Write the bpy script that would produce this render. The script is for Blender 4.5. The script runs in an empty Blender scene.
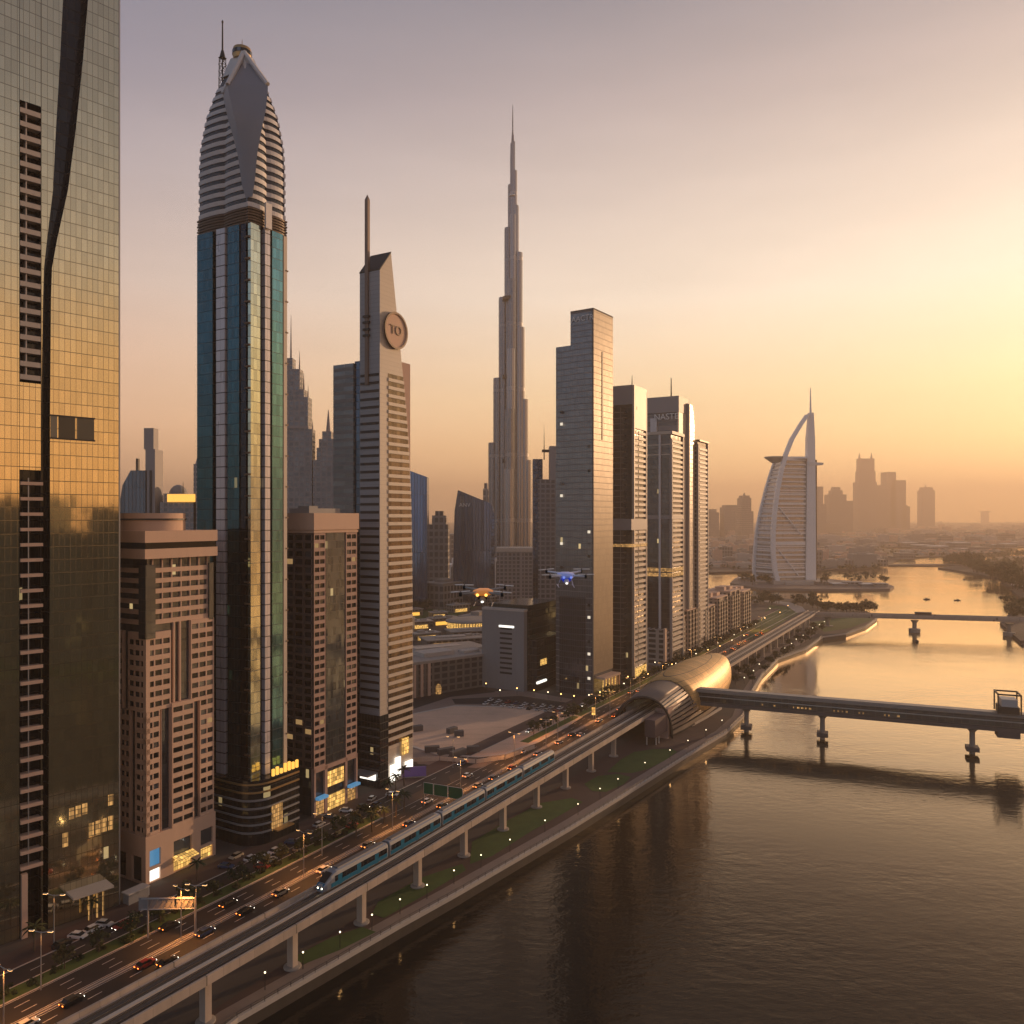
import bpy, bmesh, math, random
from mathutils import Vector, Matrix
random.seed(11)
S = bpy.context.scene
COL = S.collection
R_ = math.radians

# ------------------------------------------------------------------ camera, sky, sun, exposure
FPX, CX, HY, CAMH = 800.0, 512.0, 517.0, 100.0
cam = bpy.data.cameras.new("camera"); camo = bpy.data.objects.new("camera", cam); COL.objects.link(camo)
camo.location = (0, 0, CAMH); camo.rotation_euler = (R_(90), 0, 0)
cam.sensor_width = 36.0; cam.lens = FPX / 1024 * 36.0; cam.shift_y = (HY - 512) / 1024
cam.clip_start = 0.2; cam.clip_end = 90000
S.camera = camo
SUN_AZ, SUN_EL = R_(49), R_(7.5)
SUNV = Vector((math.sin(SUN_AZ) * math.cos(SUN_EL), math.cos(SUN_AZ) * math.cos(SUN_EL), math.sin(SUN_EL)))
sd = bpy.data.lights.new("sun", 'SUN'); so = bpy.data.objects.new("sun", sd); COL.objects.link(so)
sd.energy = 5.0; sd.angle = R_(0.6); sd.color = (1.0, 0.60, 0.32)
so.rotation_euler = SUNV.to_track_quat('Z', 'Y').to_euler(); so.location = (300, 200, 900)
S.view_settings.view_transform = 'Standard'; S.view_settings.look = 'None'
S.view_settings.gamma = 1; S.view_settings.exposure = 0.0; S.view_settings.use_curve_mapping = False
S.render.film_transparent = False
cy = S.cycles
cy.use_denoising = True; cy.max_bounces = 6; cy.diffuse_bounces = 2; cy.glossy_bounces = 4
cy.transmission_bounces = 3; cy.volume_bounces = 1; cy.transparent_max_bounces = 6
cy.caustics_reflective = False; cy.caustics_refractive = False
cy.sample_clamp_indirect = 4.0; cy.sample_clamp_direct = 0.0; cy.use_light_tree = True

class G:
    """small node-tree writer"""
    def __init__(s, tree): s.t = tree; tree.nodes.clear()
    def n(s, typ, **kw):
        d = s.t.nodes.new(typ)
        for k, v in kw.items(): setattr(d, k, v)
        return d
    def put(s, sock, v):
        if isinstance(v, bpy.types.NodeSocket): s.t.links.new(v, sock)
        elif v is not None:
            if isinstance(v, (tuple, list)) and len(v) == 3 and sock.type == 'RGBA': v = (*v, 1)
            sock.default_value = v
    def m(s, op, a, b=None, c=None, clamp=False):
        d = s.n('ShaderNodeMath', operation=op, use_clamp=clamp)
        for i, v in enumerate((a, b, c)):
            if v is not None: s.put(d.inputs[i], v)
        return d.outputs[0]
    def v(s, op, a, b=None, scale=None):
        d = s.n('ShaderNodeVectorMath', operation=op)
        s.put(d.inputs[0], a)
        if b is not None: s.put(d.inputs[1], b)
        if scale is not None: s.put(d.inputs['Scale'], scale)
        return d.outputs['Value'] if op in ('DOT_PRODUCT', 'LENGTH') else d.outputs[0]
    def mix(s, f, a, b, blend='MIX'):
        d = s.n('ShaderNodeMix', data_type='RGBA', blend_type=blend)
        s.put(d.inputs[0], f); s.put(d.inputs[6], a); s.put(d.inputs[7], b)
        return d.outputs[2]
    def mixf(s, f, a, b):
        d = s.n('ShaderNodeMix', data_type='FLOAT')
        s.put(d.inputs[0], f); s.put(d.inputs[2], a); s.put(d.inputs[3], b)
        return d.outputs[0]
    def ramp(s, f, stops, interp='LINEAR'):
        d = s.n('ShaderNodeValToRGB'); d.color_ramp.interpolation = interp
        e = d.color_ramp.elements
        while len(e) < len(stops): e.new(0.5)
        for i, (p, c) in enumerate(stops): e[i].position = p; e[i].color = (*c, 1)
        s.put(d.inputs[0], f); return d.outputs[0]
    def noise(s, vec, scale, detail=3, rough=0.55, dims='3D'):
        d = s.n('ShaderNodeTexNoise', noise_dimensions=dims)
        s.put(d.inputs['Vector'], vec); d.inputs['Scale'].default_value = scale
        d.inputs['Detail'].default_value = detail; d.inputs['Roughness'].default_value = rough
        return d
    def white(s, vec):
        d = s.n('ShaderNodeTexWhiteNoise', noise_dimensions='3D'); s.put(d.inputs['Vector'], vec); return d
    def xyz(s, x, y, z):
        d = s.n('ShaderNodeCombineXYZ')
        for i, v in enumerate((x, y, z)): s.put(d.inputs[i], v)
        return d.outputs[0]

# world: Nishita sky, warmed by a dusty low-sun gradient around the sun's direction
w = bpy.data.worlds.new("World"); S.world = w; w.use_nodes = True
g = G(w.node_tree)
sky = g.n('ShaderNodeTexSky', sky_type='NISHITA'); sky.sun_disc = False
sky.sun_elevation = SUN_EL; sky.sun_rotation = SUN_AZ; sky.air_density = 1.0; sky.dust_density = 0.8; sky.altitude = 0
tc = g.n('ShaderNodeTexCoord')
dirv = g.v('NORMALIZE', tc.outputs['Generated'])
sp = g.n('ShaderNodeSeparateXYZ'); g.put(sp.inputs[0], dirv)
el = g.m('MAXIMUM', sp.outputs[2], 0.0)
cosd = g.v('DOT_PRODUCT', dirv, tuple(SUNV))
near = g.m('MULTIPLY_ADD', cosd, 0.5, 0.5)              # 0 away from the sun .. 1 at the sun
away_c = g.ramp(el, [(0.0, (1.25, .63, .38)), (.083, (1.14, .60, .345)), (.145, (1.00, .575, .37)), (.26, (.72, .52, .43)), (.37, (.49, .395, .40)), (.46, (.285, .25, .305)), (.55, (.185, .185, .25)), (1.0, (.05, .06, .10))])
sun_c = g.ramp(el, [(0.0, (1.25, .70, .31)), (.083, (1.20, .71, .28)), (.145, (1.12, .78, .36)), (.26, (1.08, .87, .64)), (.37, (.81, .63, .49)), (.46, (.57, .43, .36)), (.55, (.31, .25, .24)), (1.0, (.07, .09, .14))])
side = g.n('ShaderNodeMapRange'); side.inputs[1].default_value = .60; side.inputs[2].default_value = .96
g.put(side.inputs[0], near)
dust = g.mix(side.outputs[0], away_c, sun_c)
back = g.n('ShaderNodeMapRange', interpolation_type='SMOOTHSTEP'); back.inputs[1].default_value = .10; back.inputs[2].default_value = .60; back.inputs[3].default_value = .0; back.inputs[4].default_value = 1.0
g.put(back.inputs[0], near)
low = g.n('ShaderNodeMapRange', interpolation_type='SMOOTHSTEP'); low.inputs[1].default_value = -.06; low.inputs[2].default_value = 0.0; low.inputs[3].default_value = .12; low.inputs[4].default_value = 1.0
g.put(low.inputs[0], sp.outputs[2])
glow = g.m('POWER', g.m('MAXIMUM', cosd, 0.0), 40.0)
dusk = g.ramp(el, [(0.0, (.23, .30, .43)), (.2, (.22, .30, .45)), (.45, (.14, .20, .31)), (1.0, (.04, .05, .09))])
dust = g.mix(back.outputs[0], dusk, dust)
veil = g.noise(g.v('MULTIPLY', dirv, (2.2, 2.2, 13.0)), 1.6, 5, .6)
bank = g.n('ShaderNodeMapRange', interpolation_type='SMOOTHSTEP'); bank.inputs[1].default_value = .45; bank.inputs[2].default_value = .95     # added out-of-view sky band, gold low and slate high, for the glass tower's reflection
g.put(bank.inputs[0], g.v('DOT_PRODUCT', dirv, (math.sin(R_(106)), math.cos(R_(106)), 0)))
skyband_c = g.ramp(el, [(0.0, (1.0, .85, .6)), (.05, (1.25, 1.0, .62)), (.17, (1.25, 1.02, .66)), (.28, (.80, .86, .98)), (.42, (.48, .62, .84)), (1.0, (.5, .6, .8))])
dust = g.mix(bank.outputs[0], dust, g.v('MULTIPLY', dust, skyband_c))
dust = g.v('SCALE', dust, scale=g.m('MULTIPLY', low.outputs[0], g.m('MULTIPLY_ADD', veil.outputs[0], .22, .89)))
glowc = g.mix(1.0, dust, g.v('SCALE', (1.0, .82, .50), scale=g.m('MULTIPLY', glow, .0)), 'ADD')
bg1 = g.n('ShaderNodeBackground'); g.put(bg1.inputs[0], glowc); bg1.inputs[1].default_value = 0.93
bg2 = g.n('ShaderNodeBackground'); g.put(bg2.inputs[0], sky.outputs[0]); bg2.inputs[1].default_value = 0.05
ad = g.n('ShaderNodeAddShader'); wo = g.n('ShaderNodeOutputWorld')
g.t.links.new(bg1.outputs[0], ad.inputs[0]); g.t.links.new(bg2.outputs[0], ad.inputs[1]); g.t.links.new(ad.outputs[0], wo.inputs[0])
w.cycles.sampling_method = 'MANUAL'; w.cycles.sample_map_resolution = 512

# ------------------------------------------------------------------ materials
def mat(name, base=(.3, .3, .3), rough=.7, metal=0.0, var=0.0, vscale=.3, emit=None, estr=0.0, bump=0.0, bscale=3.0, spec=.5, streak=False):
    m = bpy.data.materials.new(name); m.use_nodes = True
    g = G(m.node_tree); p = g.n('ShaderNodeBsdfPrincipled'); o = g.n('ShaderNodeOutputMaterial')
    g.t.links.new(p.outputs[0], o.inputs[0])
    tc = g.n('ShaderNodeTexCoord')
    col = base
    if var > 0:
        vec = tc.outputs['Object']
        if streak: vec = g.v('MULTIPLY', vec, (1, 1, .12))
        nz = g.noise(vec, vscale, 5, .6)
        f = g.m('MULTIPLY_ADD', nz.outputs[0], 2 * var, 1 - var)
        col = g.v('SCALE', base, scale=f)
    g.put(p.inputs['Base Color'], col); p.inputs['Roughness'].default_value = rough; p.inputs['Metallic'].default_value = metal
    p.inputs['Specular IOR Level'].default_value = spec
    if bump > 0:
        nz2 = g.noise(tc.outputs['Object'], bscale, 4, .6)
        b = g.n('ShaderNodeBump'); b.inputs['Strength'].default_value = bump; b.inputs['Distance'].default_value = .1
        g.put(b.inputs['Height'], nz2.outputs[0]); g.put(p.inputs['Normal'], b.outputs[0])
    if emit:
        g.put(p.inputs['Emission Color'], emit); p.inputs['Emission Strength'].default_value = estr
    return m

def facade(name, glass=(.3, .32, .35), wall=(.03, .03, .03), pw=1.5, fh=3.2, ml=.06, mh=.25, metal=.85, rough=.06, wrough=.6,
           var=.25, tilt=.012, lit=0.0, lits=1.0, litc=(1.0, .72, .32), seed=0.0, wvar=.15, wobble=.02, u0=0.0, wmetal=0.0, dirt=.2):
    """curtain wall / banded wall: cells pw x fh metres, divider lines of the wall colour"""
    m = bpy.data.materials.new(name); m.use_nodes = True
    g = G(m.node_tree); p = g.n('ShaderNodeBsdfPrincipled'); o = g.n('ShaderNodeOutputMaterial')
    g.t.links.new(p.outputs[0], o.inputs[0])
    tc = g.n('ShaderNodeTexCoord'); sp = g.n('ShaderNodeSeparateXYZ'); g.put(sp.inputs[0], tc.outputs['UV'])
    U = g.m('DIVIDE', g.m('ADD', sp.outputs[0], u0 + 500 * pw), pw); V = g.m('DIVIDE', sp.outputs[1], fh)
    fu, fv, cu, cv = g.m('FRACT', U), g.m('FRACT', V), g.m('FLOOR', U), g.m('FLOOR', V)
    wn = g.white(g.xyz(cu, cv, seed + .5)); wn2 = g.white(g.xyz(cu, cv, seed + 7.5))
    mask = g.m('MAXIMUM', g.m('LESS_THAN', fu, ml / pw), g.m('LESS_THAN', fv, mh / fh))
    obj = tc.outputs['Object']
    gcol = g.v('SCALE', glass, scale=g.m('MULTIPLY_ADD', wn.outputs[0], 2 * var, 1 - var))
    nz = g.noise(g.v('MULTIPLY', obj, (1, 1, .25)), .22, 4, .6)
    wcol = g.v('SCALE', wall, scale=g.m('MULTIPLY_ADD', nz.outputs[0], 2 * wvar, 1 - wvar))
    g.put(p.inputs['Base Color'], g.mix(mask, gcol, wcol))
    g.put(p.inputs['Metallic'], g.mixf(mask, metal, wmetal))
    dz = g.m('MULTIPLY', nz.outputs[0], dirt * .3)
    g.put(p.inputs['Roughness'], g.mixf(mask, g.m('ADD', dz, rough), wrough))
    geo = g.n('ShaderNodeNewGeometry')
    off = g.v('SCALE', g.v('SUBTRACT', wn.outputs[1], (.5, .5, .5)), scale=g.m('MULTIPLY', g.m('SUBTRACT', 1.0, mask), tilt * 2))
    nz3 = g.noise(obj, .35, 2, .5)
    off2 = g.v('SCALE', g.v('SUBTRACT', nz3.outputs[1], (.5, .5, .5)), scale=g.m('MULTIPLY', g.m('SUBTRACT', 1.0, mask), wobble))
    nn = g.v('NORMALIZE', g.v('ADD', geo.outputs['Normal'], g.v('ADD', off, off2)))
    g.put(p.inputs['Normal'], nn)
    lit *= .25 if lit < .5 else 1; lits *= .6 if lit < .1 else .8
    if lit > 0:
        on = g.m('MULTIPLY', g.m('GREATER_THAN', wn2.outputs[0], 1 - lit), g.m('SUBTRACT', 1.0, mask))
        sp2 = g.n('ShaderNodeSeparateXYZ'); g.put(sp2.inputs[0], wn2.outputs[1])
        g.put(p.inputs['Emission Color'], litc)
        g.put(p.inputs['Emission Strength'], g.m('MULTIPLY', on, g.m('MULTIPLY_ADD', sp2.outputs[1], lits, lits * .3)))
        m.cycles.emission_sampling = 'NONE'
    return m

def pane_mat(name, glass=(.05, .055, .06), lit=.006, litc=(1.0, .60, .24), lits=.32, rough=.08, metal=.5):
    """separate window panes; the face attribute rnd varies blinds and lights"""
    m = bpy.data.materials.new(name); m.use_nodes = True
    g = G(m.node_tree); p = g.n('ShaderNodeBsdfPrincipled'); o = g.n('ShaderNodeOutputMaterial')
    g.t.links.new(p.outputs[0], o.inputs[0])
    at = g.n('ShaderNodeAttribute', attribute_name='rnd')
    r = at.outputs['Fac']
    g.put(p.inputs['Base Color'], g.v('SCALE', glass, scale=g.m('MULTIPLY_ADD', g.m('POWER', r, 3.0), 3.6, .45)))
    p.inputs['Roughness'].default_value = rough; p.inputs['Metallic'].default_value = metal
    on = g.m('GREATER_THAN', g.m('FRACT', g.m('MULTIPLY', r, 17.31)), 1 - lit)
    g.put(p.inputs['Emission Color'], litc); g.put(p.inputs['Emission Strength'], g.m('MULTIPLY', on, lits))
    m.cycles.emission_sampling = 'NONE'
    return m

def lamp_mat(name, col, st, sample=True):
    m = bpy.data.materials.new(name); m.use_nodes = True
    g = G(m.node_tree); e = g.n('ShaderNodeEmission'); o = g.n('ShaderNodeOutputMaterial')
    g.put(e.inputs[0], col); e.inputs[1].default_value = st; g.t.links.new(e.outputs[0], o.inputs[0])
    m.cycles.emission_sampling = 'AUTO' if sample else 'NONE'
    return m

# ------------------------------------------------------------------ mesh builder
class MB:
    def __init__(s): s.v = []; s.f = []; s.m = []
    def face(s, pts, m=0):
        i = len(s.v); s.v += [tuple(p) for p in pts]; s.f.append(tuple(range(i, i + len(pts)))); s.m.append(m); return s
    def box(s, x0, x1, y0, y1, z0, z1, m=0):
        i = len(s.v)
        s.v += [(x0, y0, z0), (x1, y0, z0), (x1, y1, z0), (x0, y1, z0), (x0, y0, z1), (x1, y0, z1), (x1, y1, z1), (x0, y1, z1)]
        for q in ((0, 3, 2, 1), (4, 5, 6, 7), (0, 1, 5, 4), (1, 2, 6, 5), (2, 3, 7, 6), (3, 0, 4, 7)): s.f.append(tuple(i + k for k in q)); s.m.append(m)
        return s
    def prism(s, poly, z0, z1, m=0, mtop=None):
        n = len(poly); i = len(s.v)
        s.v += [(p[0], p[1], z0) for p in poly] + [(p[0], p[1], z1) for p in poly]
        for k in range(n): s.f.append((i + k, i + (k + 1) % n, i + n + (k + 1) % n, i + n + k)); s.m.append(m)
        s.f.append(tuple(i + n + k for k in range(n))); s.m.append(m if mtop is None else mtop)
        s.f.append(tuple(i + k for k in reversed(range(n)))); s.m.append(m)
        return s
    def extrude(s, poly, off, m=0):
        """planar 3-D polygon swept along the vector off"""
        n = len(poly); i = len(s.v); o = Vector(off)
        s.v += [tuple(p) for p in poly] + [tuple(Vector(p) + o) for p in poly]
        for k in range(n): s.f.append((i + k, i + (k + 1) % n, i + n + (k + 1) % n, i + n + k)); s.m.append(m)
        s.f.append(tuple(i + n + k for k in range(n))); s.m.append(m); s.f.append(tuple(i + k for k in reversed(range(n)))); s.m.append(m)
        return s
    def loft(s, rings, closed=True, cap=True, m=0):
        n = len(rings[0]); i = len(s.v)
        for r in rings: s.v += [tuple(p) for p in r]
        for a in range(len(rings) - 1):
            for k in range(n if closed else n - 1):
                k2 = (k + 1) % n
                s.f.append((i + a * n + k, i + a * n + k2, i + (a + 1) * n + k2, i + (a + 1) * n + k)); s.m.append(m)
        if cap and closed:
            s.f.append(tuple(i + k for k in reversed(range(n)))); s.m.append(m)
            j = i + (len(rings) - 1) * n; s.f.append(tuple(j + k for k in range(n))); s.m.append(m)
        return s
    def lathe(s, prof, c=(0, 0, 0), n=12, m=0):
        return s.loft([[(c[0] + r * math.cos(2 * math.pi * k / n), c[1] + r * math.sin(2 * math.pi * k / n), c[2] + z) for k in range(n)] for r, z in prof], m=m)
    def tube(s, pts, r, n=6, r1=None, m=0):
        pts = [Vector(p) for p in pts]; rings = []
        for k, p in enumerate(pts):
            d = (pts[min(k + 1, len(pts) - 1)] - pts[max(k - 1, 0)]).normalized()
            a = d.cross(Vector((0, 0, 1)) if abs(d.z) < .95 else Vector((1, 0, 0))).normalized(); b = d.cross(a)
            rr = r if r1 is None else r + (r1 - r) * k / (len(pts) - 1)
            rings.append([tuple(p + a * rr * math.cos(2 * math.pi * j / n) + b * rr * math.sin(2 * math.pi * j / n)) for j in range(n)])
        return s.loft(rings, m=m)
    def sweep(s, path, sect, m=0, closed=True):
        """section [(lateral, up)] swept along path of (point, lateral unit vector)"""
        return s.loft([[(p[0] + l[0] * a, p[1] + l[1] * a, p[2] + b) for a, b in sect] for p, l in path], closed=closed, m=m)
    def mesh(s, name, mats, smooth=False):
        me = bpy.data.meshes.new(name); me.from_pydata(s.v, [], s.f)
        for mm in (mats if isinstance(mats, (list, tuple)) else [mats]): me.materials.append(mm)
        if len(me.materials) > 1: me.polygons.foreach_set('material_index', s.m)
        if smooth: me.polygons.foreach_set('use_smooth', [True] * len(s.f))
        uv = me.uv_layers.new(name='UVMap'); data = [0.0] * (2 * len(me.loops)); vs = me.vertices
        for p in me.polygons:
            nx, ny, nz = p.normal
            flat = abs(nz) > .75; l = math.hypot(nx, ny) or 1.0; tx, ty = -ny / l, nx / l
            for li in p.loop_indices:
                c = vs[me.loops[li].vertex_index].co
                if flat: data[2 * li], data[2 * li + 1] = c.x, c.y
                else: data[2 * li], data[2 * li + 1] = c.x * tx + c.y * ty, c.z
        uv.data.foreach_set('uv', data)
        at = me.attributes.new('rnd', 'FLOAT', 'FACE'); at.data.foreach_set('value', [random.random() for _ in s.f])
        if smooth:
            try: me.set_sharp_from_angle(angle=R_(40))
            except Exception: pass
        me.update(); return me
    def build(s, name, mats, parent=None, smooth=False):
        o = bpy.data.objects.new(name, s.mesh(name, mats, smooth)); COL.objects.link(o)
        if parent is not None: o.parent = parent
        return o

def empty(name, loc=(0, 0, 0), rz=0.0):
    o = bpy.data.objects.new(name, None); o.empty_display_size = .5; COL.objects.link(o)
    o.location = loc; o.rotation_euler = (0, 0, rz); return o
def tag(o, label, cat, group=None):
    o['label'] = label; o['category'] = cat
    if group: o['group'] = group
    return o
def thing(name, label, cat, loc=(0, 0, 0), rz=0.0, group=None): return tag(empty(name, loc, rz), label, cat, group)
def struct(o): o['kind'] = 'structure'; return o
def stuff(o): o['kind'] = 'stuff'; return o
def inst(name, me, parent=None, loc=None, rz=None, sc=None):
    o = bpy.data.objects.new(name, me); COL.objects.link(o)
    if parent is not None: o.parent = parent
    if loc is not None: o.location = loc
    if rz is not None: o.rotation_euler = (0, 0, rz)
    if sc is not None: o.scale = (sc, sc, sc) if isinstance(sc, (int, float)) else sc
    return o
ORD = 'first second third fourth fifth sixth seventh eighth ninth tenth eleventh twelfth thirteenth fourteenth fifteenth sixteenth seventeenth eighteenth nineteenth twentieth'.split()
TENS = {2: 'twenty', 3: 'thirty', 4: 'forty', 5: 'fifty', 6: 'sixty', 7: 'seventy'}
TENTH = {3: 'thirtieth', 4: 'fortieth', 5: 'fiftieth', 6: 'sixtieth', 7: 'seventieth'}
def nth(i):
    i += 1
    if i <= 20: return ORD[i - 1]
    return TENTH[i // 10] if i % 10 == 0 else TENS[i // 10] + '-' + ORD[i % 10 - 1]

def text_mesh(txt, size, mats, depth=.15):
    c = bpy.data.curves.new('lettering', 'FONT'); c.body = txt; c.size = size; c.extrude = depth / 2; c.align_x = 'CENTER'; c.align_y = 'CENTER'
    o = bpy.data.objects.new('lettering', c); COL.objects.link(o)
    me = bpy.data.meshes.new_from_object(o.evaluated_get(bpy.context.evaluated_depsgraph_get()))
    bpy.data.objects.remove(o); bpy.data.curves.remove(c)
    me.materials.clear(); me.materials.append(mats); return me

# ------------------------------------------------------------------ site geometry (metres; river level 0, quay level 3)
LAND = 3.0
def gp(px, py, z=LAND):
    """ground point of the surveyed photograph position, on the level z"""
    d = (CAMH - z) * FPX / (py - HY); return ((px - CX) / FPX * d, d, z)
UX, UY = .5, .8660254
NX, NY = .8660254, -.5
def W(s, t, z=LAND): return (-124.3 + s * UX + t * NX, 37.9 + s * UY + t * NY, z)
def ST(x, y):
    a, b = x + 124.3, y - 37.9; return a * UX + b * UY, a * NX + b * NY
def lerp_tab(tab, x):
    if x <= tab[0][0]: return tab[0][1]
    for (a, b), (c, d) in zip(tab, tab[1:]):
        if x <= c: return b + (d - b) * (x - a) / (c - a)
    return tab[-1][1]
RZ_ST = math.atan2(UY, UX)
# ------------------------------------------------------------------ material library
M = {}
M['conc'] = mat('concrete', (.36, .32, .28), .8, var=.18, vscale=.5, streak=True)
M['conc_pale'] = mat('pale concrete', (.52, .46, .40), .75, var=.14, vscale=.5, streak=True)
M['conc_dark'] = mat('dark concrete', (.12, .11, .105), .8, var=.2, vscale=.5, streak=True)
M['asphalt'] = mat('asphalt', (.026, .0235, .024), .75, var=.3, vscale=.12, bump=.2)
M['paving'] = mat('brick paving', (.085, .052, .043), .85, var=.25, vscale=.15, bump=.2)
M['paving_pale'] = mat('pale paving', (.24, .185, .155), .85, var=.2, vscale=.2)
M['sand'] = mat('packed sand', (.63, .44, .315), .95, var=.25, vscale=.05, bump=.4, bscale=.6)
def add_tracks(m, col, rot, sc):
    """tyre tracks: darker wandering streaks over the surface"""
    g = G.__new__(G); g.t = m.node_tree; p = next(n for n in g.t.nodes if n.type == 'BSDF_PRINCIPLED'); src = p.inputs['Base Color'].links[0].from_socket
    tc = g.n('ShaderNodeTexCoord'); mp = g.n('ShaderNodeMapping'); mp.inputs['Rotation'].default_value = (0, 0, rot); mp.inputs['Scale'].default_value = sc; g.put(mp.inputs[0], tc.outputs['Object'])
    nz = g.noise(mp.outputs[0], 1.0, 6, .65); r = g.n('ShaderNodeMapRange'); r.inputs[1].default_value = .50; r.inputs[2].default_value = .66; r.inputs[3].default_value = 0; r.inputs[4].default_value = .45; g.put(r.inputs[0], nz.outputs[0])
    g.put(p.inputs['Base Color'], g.mix(r.outputs[0], src, col))
add_tracks(M['sand'], (.38, .27, .20), R_(-20), (.03, .22, 1)); add_tracks(M['asphalt'], (.016, .015, .016), R_(-60), (.012, .5, 1))
M['earth'] = mat('city ground', (.085, .068, .056), .95, var=.35, vscale=.05)
M['lawn'] = mat('lawn', (.062, .105, .024), .95, var=.35, vscale=.25, bump=.6, bscale=6)
M['paint'] = mat('road paint', (.62, .58, .52), .7, var=.25, vscale=.8)
M['white'] = mat('white paint', (.75, .73, .70), .45, var=.06, vscale=.6)
M['steel'] = mat('galvanised steel', (.42, .41, .40), .45, .7, var=.1)
M['darksteel'] = mat('dark steel', (.05, .048, .045), .5, .5)
M['rail'] = mat('rail steel', (.30, .27, .25), .35, .9)
M['trackbed'] = mat('track bed', (.075, .065, .06), .9, var=.25, vscale=1.5)
M['black'] = mat('black', (.012, .012, .013), .5)
M['rubber'] = mat('rubber', (.02, .02, .02), .8)
M['bark'] = mat('bark', (.09, .06, .04), .9, var=.2, vscale=2)
M['leaf'] = [mat('foliage', (.040, .055, .020), .75, var=.4, vscale=1.2, spec=.25), mat('foliage dry', (.060, .062, .026), .75, var=.4, vscale=1.2, spec=.25), mat('foliage dark', (.026, .040, .018), .75, var=.4, vscale=1.2, spec=.25)]
M['lampglow'] = lamp_mat('warm lamp', (1.0, .50, .15), 6.0)
M['lampwhite'] = lamp_mat('white lamp', (1.0, .80, .50), 3.6)
M['lampsmall'] = lamp_mat('small lamp', (1.0, .80, .50), 10.0, False)
M['shop'] = facade('lit shop window', (.20, .15, .08), (.10, .07, .04), .9, 1.3, .10, .14, metal=.1, rough=.2, var=.5, lit=1.9, lits=1.5, litc=(1.0, .56, .14))
M['shopwhite'] = mat('lit white sign', (.6, .6, .6), .3, emit=(1.0, .94, .82), estr=1.6)
M['shopblue'] = mat('lit blue sign', (.1, .2, .3), .3, emit=(.12, .42, .75), estr=.45)
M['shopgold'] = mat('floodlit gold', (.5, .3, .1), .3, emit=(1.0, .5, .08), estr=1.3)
M['shopdim'] = facade('dim lit interior', (.14, .10, .06), (.08, .06, .04), .8, 1.2, .10, .16, metal=.1, rough=.2, var=.5, lit=1.4, lits=.7, litc=(1.0, .52, .16))
M['head'] = lamp_mat('headlight', (1.0, .92, .75), 9.0, False)
M['tail'] = lamp_mat('tail light', (1.0, .20, .03), 11.0, False)
M['pane'] = pane_mat('window pane')
M['pane_dark'] = pane_mat('dark window pane', (.035, .04, .045), lit=.015)
M['glassdark'] = facade('dark glazing', (.10, .115, .13), (.02, .02, .02), 1.4, 3.0, .06, .2, metal=.6, lit=.02, lits=.8)

# water: dark river with wind ripples, calmer and rougher patches
wm = bpy.data.materials.new('river water'); wm.use_nodes = True
g = G(wm.node_tree); p = g.n('ShaderNodeBsdfPrincipled'); o = g.n('ShaderNodeOutputMaterial'); g.t.links.new(p.outputs[0], o.inputs[0])
geo = g.n('ShaderNodeNewGeometry'); pos = geo.outputs['Position']
p.inputs['Base Color'].default_value = (.012, .013, .012, 1); p.inputs['Specular IOR Level'].default_value = .0
patch = g.noise(g.v('MULTIPLY', pos, (.0042, .0075, 1)), 1.0, 4, .6)
pr = g.n('ShaderNodeMapRange'); pr.inputs[1].default_value = .38; pr.inputs[2].default_value = .66; pr.inputs[3].default_value = .10; pr.inputs[4].default_value = 1.8
g.put(pr.inputs[0], patch.outputs[0])
mp = g.n('ShaderNodeMapping'); mp.inputs['Rotation'].default_value = (0, 0, R_(20)); mp.inputs['Scale'].default_value = (.55, 1.0, 1)
g.put(mp.inputs[0], pos)
n1 = g.noise(mp.outputs[0], .42, 3, .55); n2 = g.noise(mp.outputs[0], 1.7, 2, .5); n3 = g.noise(mp.outputs[0], .09, 2, .5)
h = g.m('ADD', g.m('MULTIPLY', n1.outputs[0], 1.0), g.m('ADD', g.m('MULTIPLY', n2.outputs[0], .22), g.m('MULTIPLY', n3.outputs[0], 1.3)))
b = g.n('ShaderNodeBump'); b.inputs['Distance'].default_value = .19; g.put(b.inputs['Strength'], g.m('MULTIPLY', pr.outputs[0], .55)); g.put(b.inputs['Height'], h)
g.put(p.inputs['Normal'], b.outputs[0])
gl = g.n('ShaderNodeBsdfGlossy'); gl.inputs['Color'].default_value = (1.0, .83, .62, 1); g.put(gl.inputs['Normal'], b.outputs[0]); g.put(gl.inputs['Roughness'], g.m('MULTIPLY_ADD', pr.outputs[0], .06, .06))
fr = g.n('ShaderNodeFresnel'); fr.inputs['IOR'].default_value = 1.34; g.put(fr.inputs['Normal'], b.outputs[0])
fm = g.n('ShaderNodeMapRange', interpolation_type='SMOOTHSTEP'); fm.inputs[1].default_value = .035; fm.inputs[2].default_value = .40; fm.inputs[3].default_value = .045; fm.inputs[4].default_value = .98; g.put(fm.inputs[0], fr.outputs[0])
mx = g.n('ShaderNodeMixShader'); g.put(mx.inputs[0], fm.outputs[0]); g.t.links.new(p.outputs[0], mx.inputs[1]); g.t.links.new(gl.outputs[0], mx.inputs[2]); g.t.links.new(mx.outputs[0], o.inputs[0])

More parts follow.
